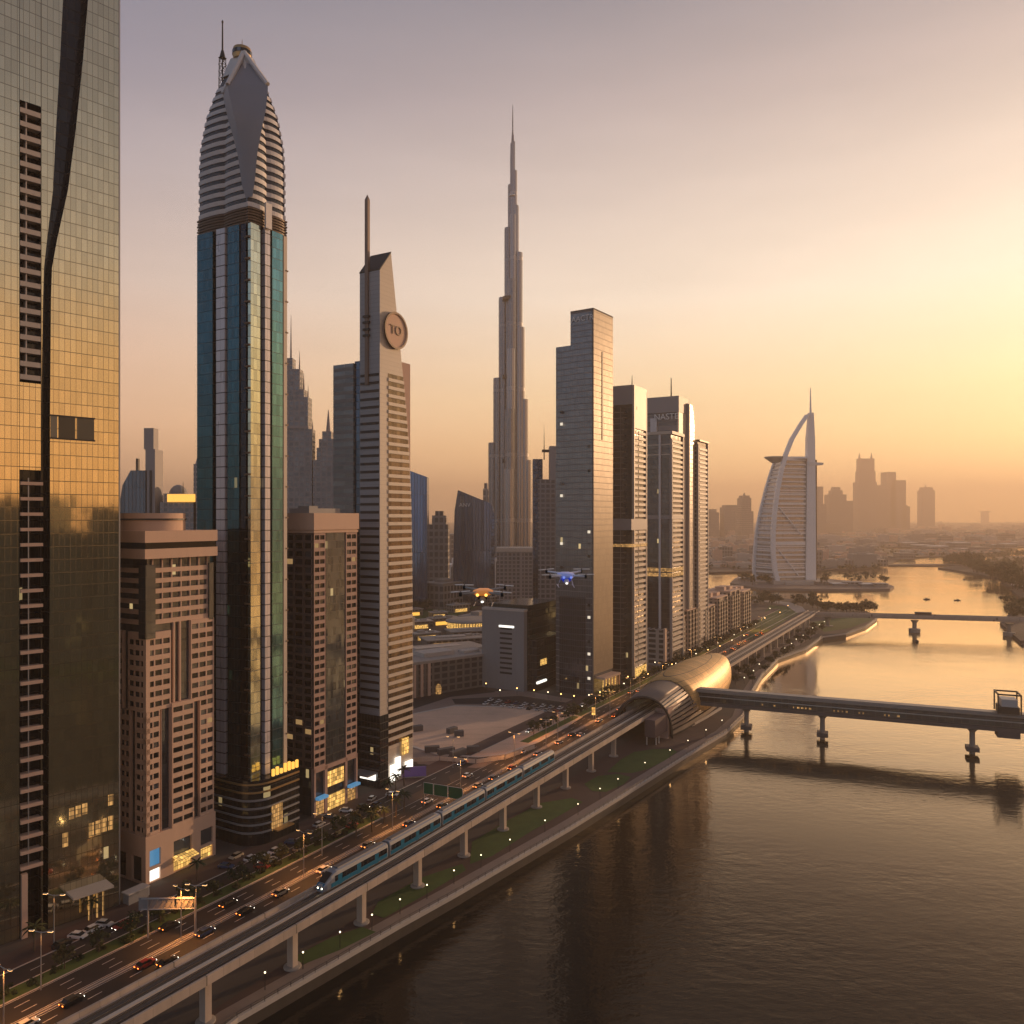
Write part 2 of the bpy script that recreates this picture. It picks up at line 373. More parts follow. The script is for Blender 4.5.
# ------------------------------------------------------------------ river, land, far shores
def flat(name, poly, z, m):
    o = MB().face([(p[0], p[1], z) for p in poly]).build(name, m); return struct(o)
def slab(name, poly, z0, z1, m, side=None):
    b = MB(); n = len(poly)
    b.face([(p[0], p[1], z1) for p in poly], 0)
    for k in range(n):
        a, c = poly[k], poly[(k + 1) % n]
        b.face([(a[0], a[1], z0), (c[0], c[1], z0), (c[0], c[1], z1), (a[0], a[1], z1)], 1 if side else 0)
    return struct(b.build(name, [m, side] if side else m))
def px_poly(pts, z=LAND): return [gp(a, b, z)[:2] for a, b in pts]

E = 14000
flat('river', [(-E, -900), (E, -900), (E, E), (-E, E)], 0.0, wm)
QUAY_PX = [(237, 1020), (400, 926), (456, 895), (570, 829), (625, 795), (687, 756), (726, 733), (743, 717), (748, 702), (753, 690), (762, 675), (778, 659), (806, 649),
           (823, 637), (846, 634), (866, 627), (877, 619)]
QUAY = [(-190, -60), (-70, 118)] + px_poly(QUAY_PX)
BACK = px_poly([(874, 614), (858, 608), (835, 603), (805, 600.5), (765, 596), (738, 592), (712, 589), (700, 587)])
land = QUAY + BACK + [(330, 1500), (330, 2000), (200, 2700), (-9500, 2700), (-9500, -60)]
slab('ground', land, -1.5, LAND, M['earth'], mat('wet quay wall', (.07, .06, .05), .5, var=.35, vscale=.4, streak=True))
FAR_A = px_poly([(640, 574), (690, 572.5), (760, 571), (812, 570), (857, 568.5), (880, 566), (892, 562.5), (904, 557.5), (940, 556), (985, 555), (1010, 555), (1010, 551), (960, 550.5), (905, 549), (850, 548), (640, 548)])
slab('far_shore', FAR_A, -1.5, LAND, M['earth'])
fb = px_poly([(300, 547.4), (850, 547.4), (940, 547), (1060, 547), (1500, 547)])
slab('far_plain', fb + [(E, E), (-E, E), (-E, 2701), (-9500, 2701)], -1.5, LAND, M['earth'])
slab('sandbar', px_poly([(888, 564.6), (930, 564.9), (966, 564.4), (966, 563.4), (888, 563.4)]), -1.5, 2.0, M['earth'])
ISLE = px_poly([(730, 583), (760, 588), (815, 589), (860, 589), (890, 588.5), (894, 586), (886, 583.5), (860, 581.5), (818, 578), (750, 576.5), (735, 578)])
slab('island_ground', ISLE, -1.5, LAND, M['paving_pale'])
RB = px_poly([(938, 567.5), (975, 573.5), (1000, 578), (1001, 582), (1016, 588), (1012, 590), (1022, 598), (1060, 611), (1120, 640), (1500, 690)])
slab('right_bank', RB + px_poly([(1500, 556), (1005, 556), (980, 561), (962, 565)]), -1.5, LAND, M['earth'])

# quay wall coping and promenade
def offset_path(path, d):
    out = []
    for k, p in enumerate(path):
        a, c = Vector(path[max(k - 1, 0)][:2]), Vector(path[min(k + 1, len(path) - 1)][:2])
        t = (c - a).normalized(); out.append((p[0] - t.y * d, p[1] + t.x * d))
    return out
def lat_path(path, z):
    out = []
    for k, p in enumerate(path):
        a, c = Vector(path[max(k - 1, 0)][:2]), Vector(path[min(k + 1, len(path) - 1)][:2])
        t = (c - a).normalized(); out.append(((p[0], p[1], z), (-t.y, t.x)))
    return out
q = QUAY[1:]
struct(MB().sweep(lat_path(q, LAND), [(-.25, -.5), (-.25, .55), (.55, .55), (.55, -.5)]).build('quay_coping', M['conc_pale']))
inner = offset_path(q[:13], 5.2)
struct(MB().sweep(lat_path(q[:13], LAND + .02), [(.6, 0), (5.0, 0)], closed=False).build('promenade', M['paving_pale']))
struct(MB().face([W(60, -3, LAND + .01), W(410, -3, LAND + .01)] + [(a, b, LAND + .01) for a, b in reversed(px_poly(QUAY_PX[:8]))]).build('riverside_paving', M['paving']))
for k, poly in enumerate([
        [(607, 772), (620, 760), (634, 752), (654, 749), (672, 749), (677, 752), (664, 761), (648, 769), (632, 773)],
        [(584, 784), (598, 776), (618, 774), (631, 777), (624, 784), (606, 792), (592, 791)],
        [(472, 842), (505, 822), (540, 803), (572, 798), (583, 802), (566, 812), (530, 832), (492, 856), (470, 864)],
        [(378, 902), (420, 878), (462, 864), (466, 870), (430, 892), (384, 918), (372, 914)],
        [(292, 958), (330, 938), (362, 927), (376, 932), (340, 950), (304, 964)]]):
    struct(MB().face([(*gp(a, b, LAND + .05)[:2], LAND + .07) for a, b in poly]).build('lawn', M['lawn']))

# roads: two carriageways beside the viaduct, planted strip, service road, forecourts
def strip(name, s0, s1, t0, t1, z, m, step=20):
    b = MB(); n = max(1, int((s1 - s0) / step)); 
    b.loft([[W(s0 + (s1 - s0) * k / n, t0 + dt(s0 + (s1 - s0) * k / n), z), W(s0 + (s1 - s0) * k / n, t1 + dt(s0 + (s1 - s0) * k / n), z)] for k in range(n + 1)], closed=False)
    return struct(b.build(name, m))
TC = [(-60, -16), (0, -10), (60, -5), (110, -2), (150, -.7), (190, 0), (1000, 0)]
def dt(s): return lerp_tab(TC, s)
S1 = 900
strip('road', -60, S1, -29.2, -14.0, LAND + .02, M['asphalt'])
strip('road', -60, S1, -38.6, -30.4, LAND + .02, M['asphalt'])
strip('road', 60, S1, -50.0, -43.4, LAND + .02, M['asphalt'])
strip('pavement', 60, S1, -58.0, -50.2, LAND + .068, M['paving'])
strip('verge', 60, 232, -43.2, -38.9, LAND + .10, M['lawn'])
strip('verge', 330, S1, -43.2, -38.9, LAND + .10, M['lawn'])
def kerb(s0, s1, t):
    n = max(1, int((s1 - s0) / 20))
    p = [(W(s0 + (s1 - s0) * k / n, t + dt(s0 + (s1 - s0) * k / n)), (NX, NY)) for k in range(n + 1)]
    struct(MB().sweep(p, [(-.15, 0), (-.15, .14), (.15, .14), (.15, 0)]).build('kerb', M['conc_pale']))
for t in (-30.2, -29.4): kerb(-60, S1, t)
for t in (-38.7, -43.3): kerb(60, 232, t); kerb(330, S1, t)
kerb(60, S1, -50.1)
lane = MB()
for t in (-33.2, -35.8, -17.0, -20.2, -23.2, -26.2, -46.7):
    s = 0.0
    while s < 780:
        lane.face([W(s, t - .09 + dt(s), LAND + .035), W(s + 3, t - .09 + dt(s), LAND + .035), W(s + 3, t + .09 + dt(s), LAND + .035), W(s, t + .09 + dt(s), LAND + .035)]); s += 9
for t in (-30.9, -38.2, -28.8, -14.6):
    for s in range(0, 780, 20): lane.face([W(s, t - .08 + dt(s), LAND + .036), W(s + 20, t - .08 + dt(s + 20), LAND + .036), W(s + 20, t + .08 + dt(s + 20), LAND + .036), W(s, t + .08 + dt(s), LAND + .036)])
struct(lane.build('road_markings', M['paint']))
# sandy lot and the streets around it
LOT = px_poly([(398, 742), (404, 716), (455, 706), (508, 707), (556, 712), (581, 717), (560, 730), (535, 743), (505, 754), (478, 757), (440, 755)])
flat('side_street', px_poly([(392, 735), (396, 708), (456, 693), (520, 690), (600, 704), (618, 712), (590, 728), (556, 746), (512, 764), (476, 768), (418, 764)]), LAND + .015, M['paving_pale'])
flat('street', px_poly([(455, 704), (452, 699), (520, 696), (596, 707), (604, 711), (586, 715), (556, 709), (510, 704)]), LAND + .03, M['asphalt'])
flat('sandy_lot', LOT, LAND + .05, M['sand'])
struct(MB().sweep(lat_path(LOT + LOT[:2], LAND), [(-.7, 0), (-.7, .2), (.9, .2), (.9, 0)]).build('kerb', M['conc_pale']))
flat('slip_road', px_poly([(404, 766), (424, 764), (446, 772), (452, 784), (440, 800), (420, 806), (432, 790), (430, 778)]), LAND + .03, M['asphalt'])
flat('street', px_poly([(405, 652), (412, 640), (450, 628), (492, 632), (500, 640), (440, 650), (412, 668)]), LAND + .02, M['asphalt'])
flat('street', px_poly([(400, 700), (430, 684), (470, 684), (496, 692), (450, 697), (404, 712)]), LAND + .025, M['asphalt'])
flat('garden', px_poly([(395, 618), (405, 594), (455, 594), (480, 606), (452, 618), (412, 624)]), LAND + .03, M['lawn'])
# the road that leaves the viaduct's end for the city, and the spit's paths
flat('street', px_poly([(797, 613), (806, 611), (802, 606.5), (790, 602.5), (762, 599.5), (740, 599), (740, 600.5), (764, 601.5), (786, 605.5)]), LAND + .05, M['conc'])
flat('lawn', px_poly([(812, 622), (840, 618), (868, 616), (872, 620), (850, 628), (824, 632)]), LAND + .04, M['lawn'])
flat('lawn', px_poly([(770, 605), (790, 607), (800, 612), (770, 630), (745, 642), (752, 628)]), LAND + .04, M['lawn'])
flat('footpath', px_poly([(752, 668), (772, 654), (800, 645), (818, 633), (812, 633), (794, 642), (766, 652), (747, 666)]), LAND + .06, M['paving_pale'])
# ------------------------------------------------------------------ street towers
class Tower:
    """building with its visible corner at a surveyed ground point; local x runs along the street (away), y away from the river"""
    def __init__(s, name, label, cat, pxc, pyc, pxR, pxL, th=60.0, z=LAND, group=None, D=None, L=None):
        s.C = gp(pxc, pyc, z); s.zg = z; a = R_(th); s.ex = (math.cos(a), math.sin(a)); s.ey = (-math.sin(a), math.cos(a))
        s.L = L or s.R(pxR); s.D = D or s.N(pxL)
        s.root = thing(name, label, cat, s.C, a, group)
    def _solve(s, px, e):
        k = (px - CX) / FPX; return (k * s.C[1] - s.C[0]) / (e[0] - k * e[1])
    def R(s, px): return s._solve(px, s.ex)
    def N(s, px): return s._solve(px, s.ey)
    def Y(s, px, x):
        k = (px - CX) / FPX; a, b = s.C[0] + s.ex[0] * x, s.C[1] + s.ex[1] * x; return (k * b - a) / (s.ey[0] - k * s.ey[1])
    def X(s, px, y):
        k = (px - CX) / FPX; a, b = s.C[0] + s.ey[0] * y, s.C[1] + s.ey[1] * y; return (k * b - a) / (s.ex[0] - k * s.ex[1])
    def z(s, py, x=0.0, y=0.0): return CAMH + (HY - py) / FPX * (s.C[1] + s.ex[1] * x + s.ey[1] * y) - s.zg
    def part(s, name, mb, m, parent=None, smooth=False): return mb.build(name, m, parent or s.root, smooth)
    def FR(s, d0=0.0): return lambda u, z, d=0.0: (u, d0 + d, z)       # river face: u along x, d inwards
    def FN(s, d0=0.0): return lambda u, z, d=0.0: (d0 + d, u, z)       # near face: u along y

def grid_wall(mb, F, u0, u1, z0, z1, cols, rows, dep, m=0):
    """wall rectangle with real window openings (reveals included); returns the pane corner lists"""
    q = lambda a, b, c, d, dd=(0, 0, 0, 0): mb.face([F(a[0], a[1], dd[0]), F(b[0], b[1], dd[1]), F(c[0], c[1], dd[2]), F(d[0], d[1], dd[3])], m)
    R = lambda a, b, c, d: q((a, c), (b, c), (b, d), (a, d)) if b - a > 1e-4 and d - c > 1e-4 else None
    out = []; zc = z0
    for za, zb in rows:
        R(u0, u1, zc, za); uc = u0
        for ua, ub in cols:
            R(uc, ua, za, zb); uc = ub
            q((ua, za), (ub, za), (ub, za), (ua, za), (0, 0, dep, dep)); q((ua, zb), (ub, zb), (ub, zb), (ua, zb), (0, 0, dep, dep))
            q((ua, za), (ua, zb), (ua, zb), (ua, za), (0, 0, dep, dep)); q((ub, za), (ub, zb), (ub, zb), (ub, za), (0, 0, dep, dep))
            out.append([F(ua, za, dep), F(ub, za, dep), F(ub, zb, dep), F(ua, zb, dep)])
        R(uc, u1, za, zb); zc = zb
    R(u0, u1, zc, z1); return out
def panes(T, rects, m, name='window', limit=100):
    root = T.root; mw = Matrix.Translation(root.location) @ Matrix.Rotation(root.rotation_euler.z, 4, 'Z')
    rects = sorted(rects, key=lambda r: (mw @ Vector(r[0]) - camo.location).length)
    for r in rects[:limit]: MB().face(r).build(name, m, root)
    if len(rects) > limit:
        b = MB()
        for r in rects[limit:]: b.face(r)
        stuff(b.build(name, m, root))
def cells(u0, u1, n, frac):
    w_ = (u1 - u0) / n; return [(u0 + w_ * (k + .5 - frac / 2), u0 + w_ * (k + .5 + frac / 2)) for k in range(n)]
def floors(z0, z1, fh, lo, hi):
    n = int((z1 - z0) / fh + .3); return [(z0 + fh * k + lo, z0 + fh * k + hi) for k in range(n)]
def boxF(mb, F, u0, u1, z0, z1, d0, d1, m=0):
    a = [F(u0, z0, d0), F(u1, z0, d0), F(u1, z0, d1), F(u0, z0, d1)]; b = [F(u0, z1, d0), F(u1, z1, d0), F(u1, z1, d1), F(u0, z1, d1)]
    return mb.loft([a, b], m=m)
def bands(T, F, u0, u1, zs, h, proud, m, name, inward=.4, taper=None, limit=100, dip=0.0):
    """one projecting slab per storey, each a part"""
    rest = MB()
    for k, z in enumerate(zs):
        b = MB() if k < limit else rest
        ue = u1 if taper is None else taper(z)
        boxF(b, F, u0, ue, z, z + h, -proud, inward)
        if k < limit: b.build(name, m, T.root)
    if rest.f: stuff(rest.build(name, m, T.root))

M['tan'] = mat('tan stone', (.62, .42, .305), .75, var=.12, vscale=.35, streak=True)
M['tan_d'] = mat('brown stone', (.42, .275, .225), .75, var=.12, vscale=.35, streak=True)
M['offwhite'] = mat('off white cladding', (.55, .47, .39), .55, var=.08, vscale=.4, streak=True)
M['grey_clad'] = mat('grey cladding', (.26, .25, .245), .6, var=.1, vscale=.4, streak=True)
M['crownwhite'] = mat('pale crown cladding', (.66, .63, .62), .5, var=.06)
M['bladegrey'] = mat('blue grey metal cladding', (.27, .275, .31), .5, .1, var=.05, vscale=.15)
M['gold'] = mat('gold cladding', (.45, .29, .13), .4, .6, var=.15)
M['bronze'] = mat('bronze louvre', (.13, .085, .055), .5, .3, var=.15)

# --- glass tower at the left edge
th = math.degrees(math.atan2(800, 740))
T = Tower('glass_tower', 'tall gold-reflecting glass tower with a dark slanting groove, cut off by the left edge', 'skyscraper', 119, 905, 119, 119, th=th, D=30, L=-46)
Ag = facade('bronze curtain wall', (.64, .57, .37), (.30, .26, .17), 1.25, 3.1, .10, .20, metal=.92, rough=.04, var=.09, tilt=.003, wobble=.010, lit=.0025, lits=.9, wrough=.25, wmetal=.85)
Ab = facade('dark groove glazing', (.02, .024, .028), (.01, .01, .01), 1.6, 3.1, .08, .25, metal=.7, lit=.02, lits=.7)
xs = lambda px: T.R(px)
HT = 245.0
gl = [(88, -95), (88, 0), (83, 60), (76, 128), (68, 190), (57, 240), (52, 268), (51, 300), (50, 420), (50, 560), (49, 700), (48, 930)]
gr = [(63, -95), (63, 0), (60, 60), (56, 128), (53, 190), (47, 240), (44, 268), (43, 300), (41, 420), (41, 560), (42, 700), (43, 930)]
def ptA(px, py, d=0.0): x = xs(px); return (x, d, max(0.0, min(HT, T.z(py, x))))
gl[0] = (88, -100); gr[0] = (63, -100)
b = MB()
for (a, c) in zip(gl, gl[1:]): b.face([ptA(*c), (0, 0, ptA(*c)[2]), (0, 0, ptA(*a)[2]), ptA(*a)])
T.part('glass_facade', b, Ag)
# left half with the balcony recess (x 20..41) and slot
zA = lambda py, px=30: T.z(py, xs(px))
bx0, bx1 = xs(19.5), xs(41)
b = MB()
b.face([(-46, 0, 0), (bx0, 0, 0), (bx0, 0, HT), (-46, 0, HT)])
for (a, c) in zip(gr, gr[1:]):
    pa, pc = ptA(*a), ptA(*c)
    for lo, hi, on in ((0, zA(470), 0), (zA(470), zA(383), 1), (zA(383), zA(103), 0), (zA(103), HT, 1)):
        z0, z1 = max(pc[2], lo), min(pa[2], hi)
        if z1 - z0 < .01: continue
        f = lambda z: pc[0] + (pa[0] - pc[0]) * (z - pc[2]) / max(1e-6, pa[2] - pc[2])
        b.face([(bx1 if not on else bx0, 0, z0), (f(z0), 0, z0), (f(z1), 0, z1), (bx1 if not on else bx0, 0, z1)])
T.part('glass_facade', b, Ag)
b = MB()
for (a, c), (a2, c2) in zip(zip(gl, gl[1:]), zip(gr, gr[1:])):
    b.face([ptA(c2[0], c2[1], 2.5), ptA(c[0], c[1], 2.5), ptA(a[0], a[1], 2.5), ptA(a2[0], a2[1], 2.5)])
    b.face([ptA(*c), ptA(c[0], c[1], 2.5), ptA(a[0], a[1], 2.5), ptA(*a)]); b.face([ptA(*c2), ptA(c2[0], c2[1], 2.5), ptA(a2[0], a2[1], 2.5), ptA(*a2)])
T.part('groove', b, Ab)
b = MB(); b.box(-45.9, bx1, 2.2, 2.4, 0, HT); b.box(bx0 - .05, bx0 + .05, 0, 2.2, 0, HT); b.box(bx1 - .05, bx1 + .05, 0, 2.2, 0, HT)
T.part('recess_wall', b, Ab)
b = MB().box(-46, 0, 2.6, 30, 0, HT - .2); T.part('core', b, M['conc_dark'])
b = MB().box(-.05, .25, -.15, 30, 0, HT); T.part('edge_fin', b, M['steel'])
bal = MB(); zz = zA(380); k = 0
while zz < zA(103):
    bb = MB(); bb.box(bx0 + .1, bx1 - .1, -.12, 1.9, zz, zz + 1.15); bb.box((bx0 + bx1) / 2 - .9, (bx0 + bx1) / 2 - .65, .2, 2.1, zz + 1.15, zz + 3.05)
    bb.build('balcony', M['offwhite'], T.root); zz += 3.07; k += 1
zz = zA(868)
while zz < zA(478):
    bb = MB(); bb.box(bx0 + .1, bx1 + .3, -.5, 1.9, zz, zz + .75); bb.build('balcony', M['tan'], T.root); zz += 3.55
b = MB().box(xs(27.6), xs(28.6), -.35, -.1, zA(868), zA(478)); T.part('mullion_post', b, M['steel'])
b = MB().box(xs(21), xs(27), -.6, .5, 0, zA(872)); T.part('column', b, M['tan'])
wr = [(50.5, 57), (58.5, 75), (77, 94)]
for a, c in wr:
    b = MB().box(xs(a), xs(c), -.12, .3, zA(439, 70), zA(417, 70)); T.part('opening', b, M['pane_dark'])
for y0_ in (417.5, 440): T.part('opening_frame', MB().box(xs(50), xs(95), -.22, -.1, zA(y0_, 70), zA(y0_ - 1.5, 70)), M['darksteel'])
# podium storeys with lit strips and the entrance canopy
for k, (y0, y1, mm) in enumerate([(828, 842, 'shopdim'), (806, 817, 'shopdim')]):
    for j in range(9):
        if random.random() < .45:
            x0 = xs(56 + j * 6.5); b = MB().box(x0, x0 + 1.2, -.06, .05, zA(y1 - 2 * j / 3, 85), zA(y0 - 2 * j / 3, 85)); T.part('lit_window', b, M['shopdim'])
b = MB().box(xs(66), xs(106), -5.0, .0, 7.0, 7.5); T.part('canopy', b, M['offwhite'])
b = MB()
for a in (84, 92, 98): b.box(xs(a), xs(a) + .3, -3.0, -2.7, 0, 7.0)
T.part('canopy_post', b, M['shopdim'])

# --- stepped tan tower
T = Tower('stepped_tower', 'tan stone stepped tower with rows of small windows and a round drum on its roof', 'office tower', 146, 885, 214, 118, D=24)
z = T.z; L, D = T.L, T.D
Z1, Z2, Z3, Z4, Z5, Z6 = z(838), z(713), z(626), z(559), z(531), z(513)
T.part('core', MB().box(1.0, L - .6, 1.0, D, 0, Z4), M['glassdark'])
wall = MB(); rects = []; FRt, FNt = T.FR(), T.FN()
fh = 2.76
def bayR(p0, p1, z0, z1, nc, pr, wl=.84, fr=True):
    u0, u1 = T.R(p0) if not isinstance(p0, float) else p0, T.R(p1) if not isinstance(p1, float) else p1
    F = T.FR(-pr); rects.extend(grid_wall(wall, F, u0, u1, z0, z1, cells(u0 + .15, u1 - .15, nc, wl), floors(z0 + .25, z1, fh, .75, 2.2), .35))
    for u in (u0, u1): wall.face([F(u, z0), F(u, z1), F(u, z1, pr + 1.2), F(u, z0, pr + 1.2)])
    for zc in (z0, z1): wall.face([F(u0, zc), F(u1, zc), F(u1, zc, pr + 1.2), F(u0, zc, pr + 1.2)])
def bayN(w0, w1, z0, z1, nc, pr, wl=.84):
    F = T.FN(-pr); rects.extend(grid_wall(wall, F, w0, w1, z0, z1, cells(w0 + .15, w1 - .15, nc, wl), floors(z0 + .25, z1, fh, .75, 2.2), .35))
    for u in (w0, w1): wall.face([F(u, z0), F(u, z1), F(u, z1, pr + 1.2), F(u, z0, pr + 1.2)])
    for zc in (z0, z1): wall.face([F(w0, zc), F(w1, zc), F(w1, zc, pr + 1.2), F(w0, zc, pr + 1.2)])
bayR(0.0, 160, Z1, Z2, 2, 0.0); bayR(171, 193, Z1, Z2 + 1.0, 2, .5, .88); bayR(200, L, Z1, Z2, 2, 0.0)
bayR(0.0, 171, Z2, Z3 - 2, 3, 0.001); bayR(191, L, Z2, Z3, 3, 0.001)
bayN(0.0, 4.6, Z1, Z2, 2, 0.0); bayN(7.0, 11.0, Z1, Z2, 2, 0.0); bayN(14, D - 1, Z1, Z2, 3, 0)
bayN(0.0, 7.6, Z2, Z3 - 2, 3, 0.001); bayN(10, D - 1, Z2, Z3 - 2, 4, 0.001)
# upper block: pale bands with ribbon windows
for zz, zt in floors(Z3, Z4, fh, 0, 1.25):
    wall.box(.9 + 1.5, L - 1.6, .45, 1.4, zz, zt); wall.box(.45, 1.4, 2.4, D - 1, zz, zt)
for k in range(7):
    u = 2.4 + (L - 4.2) * k / 6; wall.box(u - .15, u + .15, .5, 1.3, Z3, Z4)
for px_ in (175, 181): wall.box(T.R(px_) - .25, T.R(px_) + .25, .3, 1.2, Z2, Z3)
wall.box(T.R(162.2), T.R(162.2) + .3, .5, 1.2, Z1, Z2)
T.part('wall', wall, M['tan'])
panes(T, rects, M['pane'])
T.part('corner_bay', MB().box(-.35, 2.6, -.35, 2.6, Z3 - 3.5, Z4 - 1.6), M['glassdark']); T.part('corner_bay', MB().box(L - 1.7, L - .2, -.1, 2.6, Z3 - .5, Z4 - 2), M['glassdark'])
b = MB(); b.box(-1.0, L + .4, -1.0, D, Z4, Z4 + 2.6); b.box(-.6, L, -.6, D - .4, Z4 + 2.6, Z5 - 3.1); b.box(-1.0, L + .4, -1.0, D, Z5 - 3.1, Z5); T.part('roof_slab', b, M['tan'])
b = MB(); b.box(-.62, L + .02, -.66, -.6, Z4 + 2.6, Z5 - 3.1); b.box(-.66, -.6, -.6, D - 1, Z4 + 2.6, Z5 - 3.1); T.part('ribbon_window', b, M['pane_dark'])
c = (L * .42, D * .42, 0)
b = MB().lathe([(8.6, Z5), (8.6, Z6 - 2.0), (8.9, Z6 - 1.95), (8.9, Z6 - 1.4), (8.6, Z6 - 1.35), (8.6, Z6), (8.1, Z6), (8.1, Z6 - .6), (.1, Z6 - .6)], c, 36); T.part('roof_drum', b, M['tan'], smooth=True)
T.part('drum_band', MB().lathe([(8.95, Z6 - 1.9), (8.95, Z6 - 1.45)], c, 36), M['black'])
pod = MB(); pr = []
pr += grid_wall(pod, T.FR(-.3), -.3, L + .3, 0, Z1, [(T.R(149), T.R(160)), (T.R(173), T.R(191)), (T.R(200), T.R(212))], [(.3, 3.4), (4.2, 8.6)], .6)
pr2 = grid_wall(pod, T.FN(-.3), -.3, D, 0, Z1, [(1.5, 5.5), (8, 12)], [(.3, 7.0)], .6)
pod.box(-.3, L + .3, -.3, 1, Z1, Z1 + .15); pod.box(-.3, 1, 1, D, Z1, Z1 + .15)
T.part('podium', pod, M['tan'])
for k, r in enumerate(pr): MB().face(r).build('shop_window', [M['shopwhite'], M['shop'], M['shop'], M['shopblue'], M['pane'], M['pane']][k], T.root)
for r in pr2: MB().face(r).build('shop_window', M['pane_dark'], T.root)
T.part('shop_awning', MB().extrude([(T.R(172), -.3, 4.3), (T.R(172), -3.0, 3.6), (T.R(172), -3.0, 3.8), (T.R(172), -.3, 4.6)], (T.R(192) - T.R(172), 0, 0)), M['shop'])

# --- teal tower with petal crown
T = Tower('petal_crown_tower', 'very tall teal glass tower with a striped petal crown and a lattice mast', 'skyscraper', 250, 845, 287, 197)
z = T.z; L, D = T.L, T.D
teal = facade('teal glass', (.032, .105, .135), (.015, .03, .035), 1.25, 3.2, .05, .14, metal=.85, rough=.05, var=.2, tilt=.006, lit=.006, lits=.7, wobble=.01)
tealL = facade('pale teal glass', (.50, .53, .42), (.12, .13, .12), 1.25, 3.2, .05, .16, metal=.9, rough=.06, var=.2, tilt=.008, wobble=.02)
tealM = facade('mid teal glass', (.12, .27, .30), (.03, .05, .06), 1.25, 3.2, .05, .16, metal=.88, rough=.06, var=.2, tilt=.008, wobble=.02)
palec = facade('pale panel strip', (.62, .58, .60), (.10, .09, .09), 3.0, 3.2, .05, .3, metal=.25, rough=.25, var=.1, wrough=.5)
navy = facade('navy glass', (.02, .03, .045), (.012, .014, .02), 1.0, 3.2, .05, .2, metal=.8, rough=.06, lit=.01, lits=.7)
ZP, ZC = z(778), z(222)
T.part('core', MB().box(.9, L - .9, .9, D - .9, ZP - 8, ZC + 3), navy)
nN = lambda px: T.N(px)
for p0, p1, pr, mm, nm in [(246, 240.5, .0, navy, 'balcony_stack'), (240, 228.5, .35, teal, 'glass_strip'), (226.5, 218, .7, palec, 'panel_strip'), (213.5, 198, .35, teal, 'glass_strip')]:
    b = MB(); a0, a1 = max(0.2, nN(p0) if p0 < 248 else 0.2), min(D - .1, nN(p1)); boxF(b, T.FN(), a0, a1, ZP - 8, ZC, -pr, 1.0); T.part(nm, b, mm)
pR = lambda px: max(.15, min(L - .05, T.R(px)))
for p0, p1, pr, mm, nm in [(250, 260, .15, tealL, 'glass_strip'), (263.5, 268.5, .7, palec, 'panel_strip'), (271.5, 282, .35, tealM, 'glass_strip'), (283.5, 287, .1, M['offwhite'], 'corner_strip')]:
    b = MB(); boxF(b, T.FR(), pR(p0), pR(p1), ZP - 8, ZC, -pr, 1.0); T.part(nm, b, mm)
zs = [ZP + 3.2 * k for k in range(int((ZC - ZP) / 3.2))]
bands(T, T.FN(), .0, max(.7, nN(245)), zs[::2], .5, .35, M['bronze'], 'balcony', inward=1)
bands(T, T.FR(), L - .6, L + .35, zs[::3], .4, .25, M['bronze'], 'balcony', inward=1)
# transition collar
def plan(f, zz, bulge=.085, n=12):
    out = []
    cx, cyy = L / 2, D / 2
    for side in range(4):
        for k in range(n):
            a = -1 + 2 * k / n; o_ = 1 - bulge + bulge * abs(math.sin(math.pi * a)) ** .6 
            if abs(a) > .92: o_ = 1 - bulge
            x, y = [(a, -o_), (o_, a), (-a, o_), (-o_, -a)][side]
            out.append((cx + x * f * L / 2, cyy + y * f * D / 2, zz))
    return out
ZB = z(205)
for k in range(6):
    zz = ZC + (ZB - ZC) * k / 6; b = MB().loft([plan(1.03 + .012 * (k % 2), zz), plan(1.03 + .012 * (k % 2), zz + (ZB - ZC) / 6 * .62)]); T.part('collar_band', b, M['bronze'])
T.part('collar_core', MB().loft([plan(.99, ZC - .5), plan(.99, ZB)]), M['black'])
prof = [(205, 1.0), (175, 1.0), (150, .97), (120, .84), (95, .635), (80, .46), (70, .33), (62, .23)]
def fz(zz):
    tab = sorted((z(py, L / 2, D / 2), f) for py, f in prof); return lerp_tab(tab, zz)
zt = [ZB + 1.0 * k for k in range(int(z(62, L / 2, D / 2) - ZB) + 1)]
T.part('crown_core', MB().loft([plan(fz(q_) - .022, q_) for q_ in zt]), mat('crown glass', (.012, .015, .022), .2), smooth=False)
zz = ZB; k = 0
while zz < z(92, L / 2, D / 2):
    b = MB().loft([plan(fz(zz + h_) + .003, zz + h_) for h_ in (0, .7, 1.35)]); T.part('crown_band', b, M['crownwhite']); zz += 2.62; k += 1
# diamond blade wrapped over the near corner
dm = [(204, 246, 249), (190, 242, 249.5), (160, 238, 252.5), (140, 233.5, 256), (120, 228.5, 259.5), (104, 225.5, 261.5), (92, 223.5, 262.5), (87, 223.5, 262.5)]
rings = []
for py, pl_, pr_ in dm:
    zz = z(py, L * .2, D * .2); f = fz(zz) + .03; kx, ky = L / 2 - f * L / 2, D / 2 - f * D / 2
    lp = Vector((kx, max(ky + .1, T.Y(pl_, kx)), zz)); rp = Vector((max(kx + .1, T.X(pr_, ky)), ky, zz))
    mid = (lp + rp) / 2; out = (Vector((kx, ky, zz)) - mid) * 1.02
    rings.append([tuple(lp), tuple(lp + out), tuple(rp + out), tuple(rp)])
apex_z = z(60, L / 2, D / 2)
b = MB().loft(rings, closed=False, cap=False); T.part('diamond_blade', b, M['bladegrey'], smooth=True)
top = rings[-1]
b = MB()
ap = (L * .40, D * .40, apex_z)
b.face([top[1], top[2], ap]); T.part('gable', b, M['bladegrey'])
b = MB(); 
